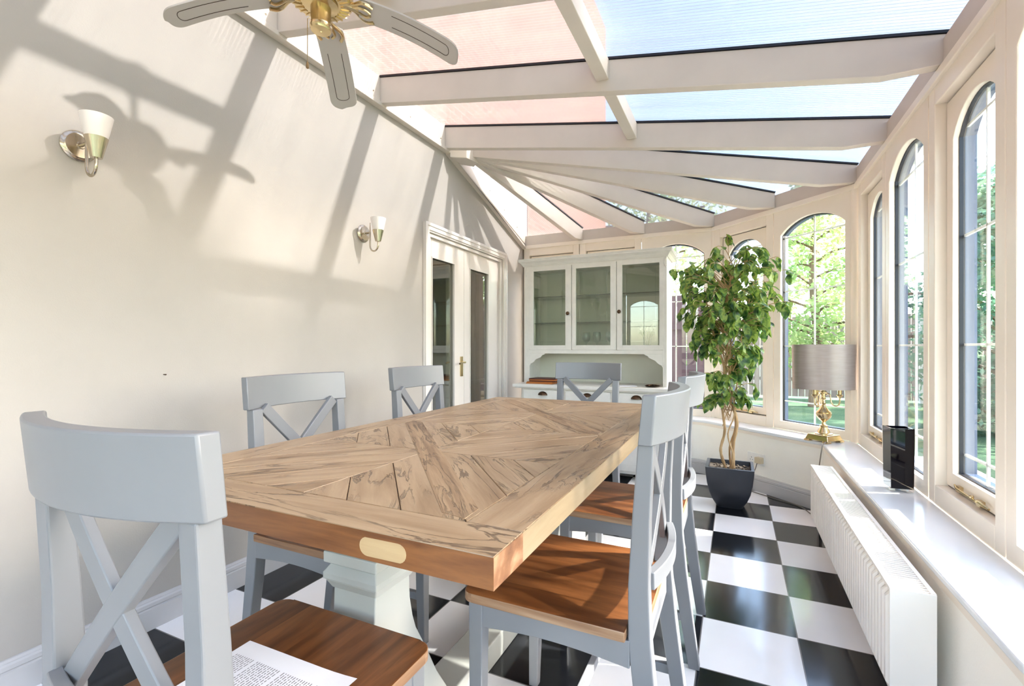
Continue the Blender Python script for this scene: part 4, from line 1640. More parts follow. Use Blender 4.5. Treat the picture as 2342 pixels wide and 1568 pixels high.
# tulips in a clear vase behind the right door
t = thing('flower_vase', 'bunch of white tulips in a clear vase behind the right dresser door', 'vase', (-0.672, 4.11, 1.0305))
b = MB()
b.lathe([(0.030, 0.0), (0.034, 0.004), (0.030, 0.06), (0.040, 0.13), (0.038, 0.13), (0.028, 0.06), (0.030, 0.008), (0, 0.006)], (0, 0, 0), 20)
b.build('vase_body', M['clear'], t, smooth=True)
random.seed(8)
for i in range(9):
    a = 2 * pi * i / 9
    r = 0.045 + 0.02 * random.random()
    hx, hy, hz = r * cos(a), r * sin(a) * 0.8, 0.150 + 0.035 * random.random()
    b = MB()
    b.tube([(0.008 * cos(a), 0.008 * sin(a), 0.01), (hx * 0.4, hy * 0.4, 0.1), (hx, hy, hz)], 0.0028, 6)
    b.tube([(hx * 0.4, hy * 0.4, 0.1), (hx * 1.2, hy * 1.2, 0.16), (hx * 1.35, hy * 1.35, 0.14)], [0.002, 0.007, 0.001], 5)
    st = b.build('stem', M['stem'], t, smooth=True)
    b = MB()
    b.lathe([(0.002, -0.002), (0.013, 0.006), (0.016, 0.02), (0.011, 0.036), (0.003, 0.042)], (hx, hy, hz), 10)
    b.build('bloom', M['petal'], st, smooth=True)
# placemats on the worktop
for i in range(5):
    b = MB()
    o = (0.004 * (i % 2), 0.006 * (i % 3))
    b.box(-0.12, 0.12, -0.10, 0.10, 0, 0.0092)
    m_ = b.build('placemat', M['coaster2'] if i in (0, 1, 3) else M['coaster'], bevel=0.002)
    m_.location = (-1.535 + o[0] + (0.012 if i > 1 else -0.012), 3.93 + o[1] + 0.0, 0.7422 + 0.0095 * i)
    m_.rotation_euler = (0, 0, 0.03 * (i % 3) - 0.03)
    pos = ['bottom amber board', 'second amber board from the bottom', 'dark red board in the middle', 'amber board second from the top', 'dark red board on top'][i]
    tag(m_, pos + ' of the placemat stack on the dresser worktop', 'placemat', 'placemats stacked on the dresser')
b = MB()
b.box(-0.07, 0.07, -0.05, 0.05, 0, 0.004)
o = b.build('folded_paper', M['paper'])
o.location = (-0.80, 3.93, 0.7422)
o.rotation_euler = (0, 0, 0.3)
tag(o, 'small white folded paper on the dresser worktop behind the end chair', 'paper')
t = thing('metal_dish', 'small dark openwork metal dish on the right of the dresser worktop', 'dish', (-0.60, 3.92, 0.7422))
b = MB()
b.lathe([(0.02, 0.0), (0.05, 0.004), (0.062, 0.012), (0.060, 0.013), (0.048, 0.006), (0, 0.003)], (0, 0, 0), 16)
b.build('dish_bowl', M['bronze'], t, smooth=True)
b = MB()
for k in range(3):
    a = k * 2.1
    b.tube([(-0.05 * cos(a), -0.05 * sin(a), 0.014), (0, 0, 0.020), (0.05 * cos(a), 0.05 * sin(a), 0.014)], 0.003, 6)
b.build('dish_rib', M['bronze'], t, smooth=True)

# ------------------------------------------------------------------ black vase on the sill
t = thing('square_vase', 'tall square black glass vase with clear base on the window sill', 'vase', (0.632, 2.545, SILLZ + 0.0003), 0.10)
b = MB()
hw = 0.040
def frus(b, z0, z1, h0, h1, mi=0, th=None):
    vs = [(-h0, -h0, z0), (h0, -h0, z0), (h0, h0, z0), (-h0, h0, z0), (-h1, -h1, z1), (h1, -h1, z1), (h1, h1, z1), (-h1, h1, z1)]
    b.add(vs, [(0, 1, 5, 4), (1, 2, 6, 5), (2, 3, 7, 6), (3, 0, 4, 7), (3, 2, 1, 0)], mi)
frus(b, 0.014, 0.268, hw, hw + 0.002)
# inner walls
vs = [(-hw + .005, -hw + .005, 0.268), (hw - .005, -hw + .005, 0.268), (hw - .005, hw - .005, 0.268), (-hw + .005, hw - .005, 0.268),
      (-hw + .006, -hw + .006, 0.03), (hw - .006, -hw + .006, 0.03), (hw - .006, hw - .006, 0.03), (-hw + .006, hw - .006, 0.03)]
b.add(vs, [(0, 4, 5, 1), (1, 5, 6, 2), (2, 6, 7, 3), (3, 7, 4, 0), (4, 7, 6, 5)])
o_, i_ = hw + 0.002, hw - 0.005
for a, c in (((-1, -1), (1, -1)), ((1, -1), (1, 1)), ((1, 1), (-1, 1)), ((-1, 1), (-1, -1))):
    b.face([(a[0] * o_, a[1] * o_, 0.268), (c[0] * o_, c[1] * o_, 0.268), (c[0] * i_, c[1] * i_, 0.268), (a[0] * i_, a[1] * i_, 0.268)])
b.build('vase_body', M['vase'], t)
b = MB()
b.box(-hw - 0.001, hw + 0.001, -hw - 0.001, hw + 0.001, 0, 0.0135)
b.build('clear_base', M['clear'], t, bevel=0.003)

# ------------------------------------------------------------------ table lamp
lamp = thing('table_lamp', 'brass candelabra table lamp with wide taupe shade in the sill corner', 'lamp', (0.520, 3.655, SILLZ + 0.0003), radians(-42))
b = MB()
# stepped square base with bracket feet
def sq(h0, h1, z0, z1):
    vs = [(-h0, -h0, z0), (h0, -h0, z0), (h0, h0, z0), (-h0, h0, z0), (-h1, -h1, z1), (h1, -h1, z1), (h1, h1, z1), (-h1, h1, z1)]
    b.add(vs, [(0, 1, 5, 4), (1, 2, 6, 5), (2, 3, 7, 6), (3, 0, 4, 7), (3, 2, 1, 0), (4, 5, 6, 7)])
sq(0.076, 0.064, 0.012, 0.042)
sq(0.066, 0.064, 0.042, 0.047)
for sx in (-1, 1):
    for sy in (-1, 1):
        b.box(sx * 0.062 - 0.018, sx * 0.062 + 0.018, sy * 0.062 - 0.018, sy * 0.062 + 0.018, 0, 0.012)
b.build('lamp_base', M['brass'], lamp, bevel=0.003)
b = MB()
b.lathe([(0.050, 0.047), (0.050, 0.052), (0.036, 0.056), (0.034, 0.066), (0.020, 0.092), (0.024, 0.098), (0.024, 0.104), (0.013, 0.110), (0.010, 0.124), (0.014, 0.130),
         (0.026, 0.140), (0.040, 0.158), (0.045, 0.176), (0.046, 0.184), (0.042, 0.187), (0.044, 0.190), (0.030, 0.204), (0.016, 0.222), (0.010, 0.238), (0.015, 0.243), (0.010, 0.250), (0.009, 0.272),
         (0.016, 0.276), (0.010, 0.282), (0.009, 0.31), (0.018, 0.316), (0.018, 0.322), (0.008, 0.328), (0.008, 0.58), (0.0, 0.585)], (0, 0, 0), 28)
b.build('column', M['brass'], lamp, smooth=True)
for k in range(3):
    a = radians(-42 + 42) + k * 2 * pi / 3 + radians(30)
    ca, sa = cos(a), sin(a)
    b = MB()
    pts = []
    for r, z in ((0.012, 0.300), (0.022, 0.312), (0.034, 0.305), (0.038, 0.28), (0.040, 0.258), (0.050, 0.238), (0.066, 0.232), (0.080, 0.240), (0.086, 0.258), (0.086, 0.285)):
        pts.append((r * ca, r * sa, z))
    b.tube(pts, 0.0045, 8)
    b.lathe([(0.004, 0.0), (0.010, 0.010), (0.019, 0.020), (0.020, 0.023), (0.011, 0.026), (0.011, 0.07), (0.006, 0.075), (0, 0.078)], (0.086 * ca, 0.086 * sa, 0.282), 16)
    b.build('candle_arm', M['brass'], lamp, smooth=True)
# oval drum shade, hollow
b = MB()
seg = 48
sa_, sb_ = 0.184, 0.112
rows = [(1.0, 0.340), (1.015, 0.628), (1.0, 0.628), (0.985, 0.340)]
vs, fs = [], []
Rz = Matrix.Rotation(radians(42 + 14), 4, 'Z')
for r, z in rows:
    for i in range(seg):
        a = 2 * pi * i / seg
        vs.append(Rz @ Vector((sa_ * r * cos(a), sb_ * r * sin(a), z)))
for j in range(4):
    for i in range(seg):
        fs.append((j * seg + i, j * seg + (i + 1) % seg, ((j + 1) % 4) * seg + (i + 1) % seg, ((j + 1) % 4) * seg + i))
b.add(vs, fs)
b.build('lamp_shade', M['shade'], lamp, smooth=True)
b = MB()
for k in range(3):
    a = 2 * pi * k / 3
    p = Rz @ Vector((sa_ * 0.985 * cos(a), sb_ * 0.985 * sin(a), 0.60))
    b.tube([(0, 0, 0.575), tuple(p)], 0.002, 6)
b.build('shade_carrier', M['brass'], lamp)
# cord: off the sill edge, down behind the radiator, along the floor to the socket
def wl_(p):
    return lamp.matrix_basis.inverted() @ Vector(p)
aw, bw = inner_line(DN)
def on_facet(s, z, d):
    p = Vector(aw).lerp(Vector(bw), s)
    return (p.x + nF.x * d, p.y + nF.y * d, z)
SOCK_S = 0.44
b = MB()
path = [(0.52, 3.56, 0.462), (0.49, 3.48, 0.456), (0.480, 3.44, 0.440), (0.470, 3.42, 0.39), (0.458, 3.40, 0.30), (0.455, 3.40, 0.12), (0.46, 3.42, 0.012), on_facet(0.12, 0.006, 0.05), on_facet(0.30, 0.006, 0.06),
        on_facet(SOCK_S + 0.07, 0.01, 0.06), on_facet(SOCK_S + 0.03, 0.10, 0.08), on_facet(SOCK_S, 0.17, 0.07), on_facet(SOCK_S, 0.215, 0.05)]
lm = Matrix.Translation(lamp.location) @ Matrix.Rotation(lamp.rotation_euler.z, 4, 'Z')
li = lm.inverted()
P = [Vector(p) for p in path]
fine = []
for i in range(len(P) - 1):
    p0, p1, p2, p3 = P[max(i - 1, 0)], P[i], P[i + 1], P[min(i + 2, len(P) - 1)]
    for k in range(5):
        t_ = k / 5
        fine.append(0.5 * ((2 * p1) + (-p0 + p2) * t_ + (2 * p0 - 5 * p1 + 4 * p2 - p3) * t_ ** 2 + (-p0 + 3 * p1 - 3 * p2 + p3) * t_ ** 3))
fine.append(P[-1])
b.tube([li @ p for p in fine], 0.0032, 8)
cord = b.build('power_cord', M['cord'], lamp, smooth=True)
b = MB()
Mx = li @ Matrix.Translation(Vector(on_facet(SOCK_S, 0.235, 0.010))) @ Matrix.Rotation(math.atan2(-fd.y, -fd.x), 4, 'Z')
b.box(-0.024, 0.024, -0.040, 0.0, -0.022, 0.022, 0, Mx)
b.build('plug', M['plug'], cord, bevel=0.004)
# double socket
sock = thing('wall_socket', 'white double wall socket on the angled dwarf wall behind the plant', 'socket', on_facet(SOCK_S + 0.045, 0.235, 0.0), math.atan2(-fd.y, -fd.x))
b = MB()
b.box(-0.073, 0.073, -0.0095, -0.0003, -0.043, 0.043)
b.build('socket_plate', M['plastic'], sock, bevel=0.003)
for xx in (-0.035, 0.062 - 0.02):
    b = MB()
    b.box(xx - 0.006, xx + 0.006, -0.012, -0.0094, 0.018, 0.034)
    b.build('switch', M['plastic'], sock, bevel=0.001)
b = MB()
b.box(-0.037, -0.033, -0.0099, -0.0094, 0.002, 0.010)
b.box(-0.048, -0.042, -0.0099, -0.0094, -0.014, -0.010)
b.box(-0.028, -0.022, -0.0099, -0.0094, -0.014, -0.010)
b.build('socket_hole', M['dark'], sock)

# ------------------------------------------------------------------ potted ficus
plant = thing('potted_ficus', 'tall variegated ficus tree with twisted stems in a square black planter', 'plant', (-0.035, 3.52, 0))
b = MB()
rows = [(0.078, 0.0), (0.088, 0.02), (0.106, 0.06), (0.124, 0.11), (0.136, 0.17), (0.143, 0.23), (0.146, 0.272), (0.128, 0.272), (0.126, 0.235)]
vs, fs = [], []
def rsq(h, z, rr):
    out = []
    for cx_, cy_, a0 in ((1, 1, 0), (-1, 1, pi / 2), (-1, -1, pi), (1, -1, 3 * pi / 2)):
        for i in range(4):
            a = a0 + pi / 2 * i / 3
            out.append((cx_ * (h - rr) + rr * cos(a), cy_ * (h - rr) + rr * sin(a), z))
    return out
for h, z in rows:
    vs += rsq(h, z, 0.010 + (0.02 if z < 0.05 else 0))
for j in range(len(rows) - 1):
    for i in range(16):
        fs.append((j * 16 + i, j * 16 + (i + 1) % 16, (j + 1) * 16 + (i + 1) % 16, (j + 1) * 16 + i))
fs.append(tuple(reversed(range(16))))
b.add(vs, fs)
b.build('planter', M['pot'], plant, smooth=True)
b = MB()
b.face([(p[0], p[1], 0.240 + 0.004 * ((i * 7) % 3)) for i, p in enumerate(rsq(0.127, 0, 0.01))])
random.seed(21)
for k in range(60):
    x_, y_ = random.uniform(-.11, .11), random.uniform(-.11, .11)
    b.lathe([(0.0, -0.004), (0.009, 0.0), (0.007, 0.006), (0, 0.008)], (x_, y_, 0.243), 6)
b.build('soil', M['soil'], plant)
# stems
def spline(P, k=6):
    P = [Vector(p) for p in P]
    out = []
    for i in range(len(P) - 1):
        p0, p1, p2, p3 = P[max(i - 1, 0)], P[i], P[i + 1], P[min(i + 2, len(P) - 1)]
        for j in range(k):
            t_ = j / k
            out.append(0.5 * ((2 * p1) + (-p0 + p2) * t_ + (2 * p0 - 5 * p1 + 4 * p2 - p3) * t_ ** 2 + (-p0 + 3 * p1 - 3 * p2 + p3) * t_ ** 3))
    out.append(P[-1])
    return out
stems = [
    ([(-0.02, 0.01, 0.23), (-0.055, 0.0, 0.36), (-0.03, 0.01, 0.50), (-0.05, 0.0, 0.70), (-0.035, 0.01, 0.92), (-0.10, 0.02, 1.15), (-0.16, 0.0, 1.45)], 0.0105),
    ([(0.025, 0.0, 0.23), (0.022, 0.01, 0.40), (0.045, 0.0, 0.56), (0.0, 0.02, 0.72), (-0.03, 0.0, 0.86), (-0.02, 0.01, 1.02), (0.02, 0.0, 1.3), (0.05, 0.01, 1.6)], 0.012),
    ([(0.01, 0.025, 0.23), (0.0, 0.03, 0.38), (0.035, 0.02, 0.52), (0.03, 0.03, 0.70), (0.06, 0.02, 0.92), (0.08, 0.0, 1.2), (0.14, 0.02, 1.45)], 0.0075),
    ([(0.0, -0.02, 0.23), (0.02, -0.03, 0.34), (-0.01, -0.02, 0.48), (0.03, -0.02, 0.62), (0.01, -0.02, 0.82), (0.0, -0.03, 1.1), (-0.03, -0.02, 1.5)], 0.006),
]
for P, r in stems:
    b = MB()
    pts = spline(P, 6)
    n = len(pts)
    b.tube(pts, [r * (1 - 0.6 * i / n) * (1 + 0.10 * sin(i * 2.3)) for i in range(n)], 8)
    b.build('stem', M['bark'], plant, smooth=True)
random.seed(77)
tw, lf = MB(), MB()
def leaf(b, p, d, up, L, w):
    d = d.normalized()
    s = d.cross(up)
    if s.length < 1e-3:
        s = Vector((1, 0, 0))
    s.normalize()
    u = s.cross(d)
    prof = [(0.0, 0.0), (0.18, 0.62), (0.42, 1.0), (0.68, 0.82), (0.88, 0.38), (1.0, 0.0)]
    mid = [p + d * L * t - u * L * 0.16 * t * t for t, _ in prof]
    lft = [m + s * w * k + u * w * 0.28 * k for m, (t, k) in zip(mid, prof)]
    rgt = [m - s * w * k + u * w * 0.28 * k for m, (t, k) in zip(mid, prof)]
    n0 = len(b.v)
    vs = mid + lft[1:-1] + rgt[1:-1]
    nl = len(prof)
    fs = []
    for i in range(nl - 1):
        def L_(k):
            return nl + k - 1 if 0 < k < nl - 1 else k
        def R_(k):
            return nl + (nl - 2) + k - 1 if 0 < k < nl - 1 else k
        fl = [i, i + 1] + ([L_(i + 1)] if 0 < i + 1 < nl - 1 else []) + ([L_(i)] if 0 < i < nl - 1 else [])
        fr = [i + 1, i] + ([R_(i)] if 0 < i < nl - 1 else []) + ([R_(i + 1)] if 0 < i + 1 < nl - 1 else [])
        if len(fl) > 2:
            fs.append(tuple(fl))
        if len(fr) > 2:
            fs.append(tuple(fr))
    b.add(vs, fs)
def crown_r(z):
    pts = [(0.62, 0.05), (0.72, 0.12), (0.80, 0.16), (0.95, 0.17), (1.08, 0.18), (1.20, 0.22), (1.32, 0.30), (1.45, 0.33), (1.58, 0.31), (1.68, 0.22), (1.78, 0.12), (1.84, 0.05)]
    for (a, ra), (c, rc) in zip(pts[:-1], pts[1:]):
        if a <= z <= c:
            return ra + (rc - ra) * (z - a) / (c - a)
    return 0.05
count = 0
for k in range(185):
    z = random.choice([random.uniform(0.72, 1.1), random.uniform(1.05, 1.78), random.uniform(1.15, 1.72), random.uniform(1.2, 1.65)])
    a = random.uniform(0, 2 * pi)
    R = crown_r(z) * random.uniform(0.45, 1.0)
    cxo = -0.02 + 0.05 * (z - 1.0)
    root = Vector((cxo * 0.5 + random.uniform(-.03, .03), random.uniform(-.03, .03), z - random.uniform(0.10, 0.22)))
    tip = Vector((cxo + R * cos(a) * 1.08, R * sin(a) * 0.75, z))
    if tip.x > 0.33:
        tip.x = 0.33
    mid = root.lerp(tip, 0.5) + Vector((0, 0, 0.05))
    end = tip + (tip - mid).normalized() * 0.02 + Vector((0, 0, -0.04))
    pts = spline([root, mid, tip, end], 4)
    tw.tube(pts, [0.0028 - 0.0018 * i / len(pts) for i in range(len(pts))], 5)
    m = random.choice([4, 5, 6, 7])
    for j in range(m):
        t_ = 0.35 + 0.65 * j / (m - 1)
        idx = min(int(t_ * (len(pts) - 1)), len(pts) - 2)
        p = pts[idx].lerp(pts[idx + 1], random.random())
        base = (pts[idx + 1] - pts[idx]).normalized()
        side = Vector((-base.y, base.x, 0))
        d = base * random.uniform(0.2, 0.9) + side * (1 if j % 2 else -1) * random.uniform(0.4, 1.0) + Vector((0, 0, -random.uniform(0.1, 1.0)))
        Lf = random.uniform(0.062, 0.092)
        leaf(lf, p, d, Vector((random.uniform(-.4, .4), random.uniform(-.4, .4), 1)), Lf, Lf * random.uniform(0.27, 0.33))
        count += 1
# a few leaves on the soil and a straggling low twig
for (tp, n_) in (((-0.17, -0.05, 0.70), 5), ((0.12, 0.02, 0.72), 6), ((-0.02, -0.03, 1.82), 5), ((-0.36, -0.08, 1.60), 3)):
    tip = Vector(tp)
    root = Vector((0, 0, tip.z - (0.12 if tip.z < 1 else 0.25)))
    pts = spline([root, root.lerp(tip, 0.5) + Vector((0, 0, 0.07)), tip], 5)
    tw.tube(pts, 0.002, 5)
    for j in range(n_):
        p = pts[-1 - j]
        d = Vector((random.uniform(-1, 1), random.uniform(-1, 1), -0.7))
        leaf(lf, p, d, Vector((0, 0, 1)), 0.075, 0.02)
tw.build('twigs', M['bark'], plant)
lf.build('foliage', M['ficus'], plant, smooth=True)

# ------------------------------------------------------------------ wall lights
def sconce(y, label):
    t = thing('wall_light', label, 'wall light', (XL, y, 1.735), 0, 'matching wall lights on the left wall')
    b = MB()
    b.lathe([(0.0, 0.0003), (0.050, 0.0003), (0.051, 0.006), (0.046, 0.012), (0.043, 0.013), (0.040, 0.016), (0.012, 0.018), (0.010, 0.022), (0, 0.023)], (0, 0, 0), 32, axis='x')
    b.build('back_plate', M['nickel'], t, smooth=True)
    b = MB()
    b.tube([(0.016, 0, 0), (0.055, 0, 0)], 0.006, 10)
    pts = [(0.055, 0, 0.058), (0.055, 0, 0.0), (0.055, 0, -0.075)]
    for i in range(1, 13):
        a = pi * i / 12
        pts.append((0.055 + 0.030 - 0.030 * cos(a), 0, -0.075 - 0.036 * sin(a)))
    pts.append((0.115, 0, -0.05))
    b.tube(pts, [0.002, 0.0048] + [0.0048] * (len(pts) - 2), 10)
    b.build('arm', M['nickel'], t, smooth=True)
    b = MB()
    b.lathe([(0.0, -0.058), (0.016, -0.058), (0.017, -0.054), (0.032, 0.008), (0.030, 0.008), (0.015, -0.05), (0, -0.05)], (0.115, 0, 0), 28)
    b.build('lamp_holder', M['nickel'], t, smooth=True)
    b = MB()
    b.lathe([(0.0, 0.0), (0.027, 0.0), (0.033, 0.020), (0.045, 0.078), (0.043, 0.078), (0.030, 0.020), (0.022, 0.006), (0, 0.004)], (0.115, 0, 0), 32)
    b.build('lamp_shade', M['frost'], t, smooth=True)
sconce(0.822, 'nickel wall light with frosted glass cup, high on the near part of the left wall')
sconce(2.171, 'nickel wall light with frosted glass cup, the one beside the French doors')
# nail in the wall
b = MB()
b.tube([(0, 0, 0), (0.012, 0.003, 0.0)], [0.0015, 0.0028], 6)
o = b.build('nail', M['bronze'], loc=(XL, 1.085, 0.955))
tag(o, 'small bare nail sticking out of the left wall', 'nail')

# ------------------------------------------------------------------ ceiling fan
FANC = Vector((-1.31, 1.215))
fan = thing('ceiling_fan', 'white and brass ceiling fan with drooping blades hanging from the roof', 'ceiling fan', (FANC.x, FANC.y, 2.27))
b = MB()
b.lathe([(0.0, 0.20), (0.012, 0.20), (0.012, 0.06), (0.0, 0.06)], (0, 0, 0), 14)
b.lathe([(0.0, 0.30), (0.055, 0.30), (0.05, 0.25), (0.02, 0.21), (0.0, 0.20)], (0, 0, 0), 24)
b.build('downrod', M['brass'], fan, smooth=True)
b = MB()
b.lathe([(0.0, 0.085), (0.05, 0.08), (0.095, 0.06), (0.108, 0.035), (0.108, 0.005), (0.095, -0.008), (0.06, -0.012), (0.0, -0.014)], (0, 0, 0), 36)
for k in range(28):
    a = 2 * pi * k / 28
    b.beam((0.066 * cos(a), 0.066 * sin(a), -0.013), (0.10 * cos(a), 0.10 * sin(a), -0.006), 0.005, 0.006)
b.build('motor_housing', M['brass'], fan, smooth=True)
b = MB()
b.lathe([(0.0, -0.012), (0.058, -0.014), (0.058, -0.020), (0.034, -0.026), (0.034, -0.080), (0.037, -0.084), (0.037, -0.098), (0.032, -0.106), (0.006, -0.109), (0.004, -0.112), (0.0, -0.112)], (0, 0, 0), 36)
b.build('switch_housing', M['brass'], fan, smooth=True)
b = MB()
b.tube([(-0.032, -0.018, -0.06), (-0.040, -0.022, -0.064), (-0.040, -0.022, -0.215)], 0.0013, 6)
ch = b.build('pull_chain', M['brass'], fan)
b = MB()
b.lathe([(0.001, 0.0), (0.004, -0.004), (0.0055, -0.014), (0.005, -0.022), (0, -0.026)], (-0.040, -0.022, -0.214), 12)
b.build('pull_knob', M['bark'], ch, smooth=True)
def zblade(r):
    # drooping blade: nearly level root, falling towards the tip
    k = (r - 0.10) / 0.37
    return -0.006 - 0.05 * k - 0.075 * k * k
for k, adeg in enumerate((37.6, 125.0, -143.2, -52.4)):
    a = radians(adeg)
    R = Matrix.Rotation(a, 4, 'Z')
    # ornate bracket
    b = MB()
    for s in (-1, 1):
        pts = [(0.085, 0.008 * s, -0.004), (0.11, 0.016 * s, zblade(0.11) + 0.0), (0.135, 0.040 * s, zblade(0.135) - 0.004), (0.155, 0.046 * s, zblade(0.155) - 0.007), (0.175, 0.036 * s, zblade(0.175) - 0.008)]
        b.tube([R @ Vector(p) for p in spline(pts, 4)], 0.0065, 8)
        pts = [(0.10, 0.0, zblade(0.10)), (0.125, 0.012 * s, zblade(0.125) - 0.004), (0.15, 0.018 * s, zblade(0.15) - 0.008), (0.165, 0.006 * s, zblade(0.165) - 0.008)]
        b.tube([R @ Vector(p) for p in spline(pts, 4)], 0.0052, 8)
    b.tube([R @ Vector(p) for p in ((0.07, 0, 0.0), (0.10, 0, -0.006), (0.125, 0, zblade(0.125) - 0.004))], [0.011, 0.009, 0.004], 8)
    br = b.build('blade_bracket', M['brass'], fan, smooth=True)
    # blade
    b = MB()
    n = 40
    r0, r1 = 0.125, 0.478
    top, bot = [], []
    for i in range(n + 1):
        kk = i / n
        kk = kk * 1.32 if kk < 0.65 else 0.858 + 0.142 * sin((kk - 0.65) / 0.35 * pi / 2)
        r = r0 + (r1 - r0) * kk
        w = 0.050 + 0.006 * kk
        e = min((r - r0) / 0.02, 1.0)
        w *= sqrt(max(0.0, 1 - (1 - e) ** 2)) * 0.45 + 0.55
        e2 = (r1 - r) / 0.042
        if e2 < 1:
            w *= max(0.02, 1 - (1 - e2) ** 2.6) ** (1 / 2.6)
        z = zblade(r)
        top.append(((r, -w, z + 0.006 ), (r, w, z - 0.006)))
    vs, fs = [], []
    for (p, q) in top:
        for (x_, y_, z_) in (p, q):
            vs.append(R @ Vector((x_, y_, z_ + 0.003)))
            vs.append(R @ Vector((x_, y_, z_ - 0.003)))
    for i in range(n):
        c0, c1 = i * 4, (i + 1) * 4
        fs += [(c0, c0 + 2, c1 + 2, c1), (c0 + 1, c1 + 1, c1 + 3, c0 + 3), (c0, c1, c1 + 1, c0 + 1), (c0 + 2, c0 + 3, c1 + 3, c1 + 2)]
    fs += [(0, 1, 3, 2), (n * 4, n * 4 + 2, n * 4 + 3, n * 4 + 1)]
    b.add(vs, fs)
    bl = b.build('blade', M['fan'], fan, smooth=True)
    # routed line on the underside
    b = MB()
    pts = []
    for i in range(9):
        r = 0.24 + (0.43 - 0.24) * i / 8
        pts.append((r, -0.026, zblade(r) + 0.0030 - 0.0034))
    for i in range(1, 8):
        t_ = pi * i / 8
        r = 0.43 + 0.014 * sin(t_)
        yy = -0.026 * cos(t_)
        pts.append((r, yy, zblade(r) - yy * 0.115 - 0.0034))
    for i in range(8, -1, -1):
        r = 0.24 + (0.43 - 0.24) * i / 8
        pts.append((r, 0.026, zblade(r) - 0.0030 - 0.0034))
    b.tube([R @ Vector(p) for p in pts], 0.0011, 5)
    b.build('routed_line', M['groove'], bl)
# ceiling board that carries the fan
b = MB()
zr = 2.353 - 0.181 * FANC.x
b.box(FANC.x - 0.07, FANC.x + 0.07, 0.84 + 0.05, 1.56, zr - 0.060, zr - 0.045)
b.build('fan_board', M['beam'], roof)

# ------------------------------------------------------------------ garden
b = MB()
b.box(XR + 0.1, 40, -20, 45, -0.25, -0.10)
b.box(-30, XR + 0.1, YB + 0.12, 45, -0.25, -0.10)
b.face([(-2, YB + 0.12, -0.101), (-2, 4.64, -0.101), (-2.0, 4.64, -0.1), (-2, YB + .12, -.1)]) if False else None
struct(b.build('lawn', M['lawn']), 'green lawn outside the windows', 'lawn')
b = MB()
b.box(XR + 0.105, 2.0, -6, 6.2, -0.099, -0.06)
b.box(-2, XR + 0.105, YB + 0.125, 6.2, -0.099, -0.06)
struct(b.build('patio', M['paving']), 'pale paved patio strip outside the windows', 'patio')

def fence(p0, p1, label, pw=1.9, mat='fence'):
    p0, p1 = Vector(p0), Vector(p1)
    L = (p1 - p0).length
    d = (p1 - p0).normalized()
    t = thing('garden_fence', label, 'fence', (p0.x, p0.y, -0.1), math.atan2(d.y, d.x), 'board fences round the garden')
    n = max(1, int(L / pw + 0.01))
    for i in range(n):
        b = MB()
        x = i * pw + 0.06
        while x < (i + 1) * pw - 0.1:
            b.box(x, x + 0.115, -0.012, 0.008 + 0.006 * random.random(), 0.05, 1.85 + 0.01 * random.random())
            x += 0.128
        b.box(i * pw + 0.05, (i + 1) * pw - 0.02, 0.016, 0.05, 0.4, 0.48)
        b.box(i * pw + 0.05, (i + 1) * pw - 0.02, 0.016, 0.05, 1.4, 1.48)
        b.build('fence_panel', M[mat], t)
    for i in range(n + 1):
        b = MB()
        b.box(i * pw - 0.045, i * pw + 0.045, -0.045, 0.045, 0, 1.95)
        b.build('fence_post', M['paving'], t)
random.seed(5)
fence((-2.2, 12.5), (13.0, 12.5), 'weathered board fence across the end of the garden')
fence((12.0, -6.0), (12.0, 12.4), 'weathered board fence along the right side of the garden')
# short screen of dark boards close to the house
fence((-0.15, 6.7), (-1.1, 6.7), 'short dark board screen close behind the dresser window', 0.95, 'darkfence')

def tree(x, y, h, r, leafm, label, n=2600, trunk=0.12, zlo=0.25, size=0.11, group='garden trees seen through the windows', name='garden_tree', squash=1.0):
    t = thing(name, label, 'tree', (x, y, -0.1), 0, group)
    b = MB()
    P = [(0, 0, 0), (0.05, 0.03, h * 0.3), (-0.04, 0.02, h * 0.6), (0.02, 0, h * 0.9)]
    pts = spline(P, 4)
    b.tube(pts, [trunk * (1 - 0.85 * i / len(pts)) for i in range(len(pts))], 8)
    cl = []
    nb = 26
    for k in range(nb):
        z = h * (zlo + (1 - zlo) * (k + 0.5) / nb)
        a = k * 2.4 + random.random()
        f = (z / h - zlo) / (1 - zlo)
        rr = r * (sin(pi * min(1, f * 0.92 + 0.08)) ** 0.6) * random.uniform(0.45, 0.95) * squash
        e = Vector((rr * cos(a), rr * sin(a), z))
        s = Vector((0, 0, z - 0.25 * rr))
        b.tube(spline([s, s.lerp(e, 0.5) + Vector((0, 0, 0.1 * rr)), e], 3), 0.02 + 0.02 * trunk, 5)
        cl.append((e, max(0.28 * r, 0.35 * rr)))
        cl.append((s.lerp(e, 0.55), 0.3 * r))
    b.build('trunk', M['trunk'], t)
    m = MB()
    V, Fc = [], []
    for k in range(n):
        c, cr = random.choice(cl)
        while True:
            v = Vector((random.uniform(-1, 1), random.uniform(-1, 1), random.uniform(-1, 1)))
            if v.length < 1:
                break
        p = c + v * cr
        d = Vector((random.gauss(0, 1), random.gauss(0, 1), random.gauss(0, 0.6) - 0.3)).normalized()
        s = d.cross(Vector((random.random(), random.random(), 1))).normalized()
        L = size * random.uniform(0.6, 1.3)
        k0 = len(V)
        V += [tuple(p), tuple(p + d * L * 0.5 + s * L * 0.28), tuple(p + d * L), tuple(p + d * L * 0.5 - s * L * 0.28)]
        Fc.append((k0, k0 + 1, k0 + 2, k0 + 3))
    m.add(V, Fc)
    m.build('crown', leafm, t)
random.seed(99)
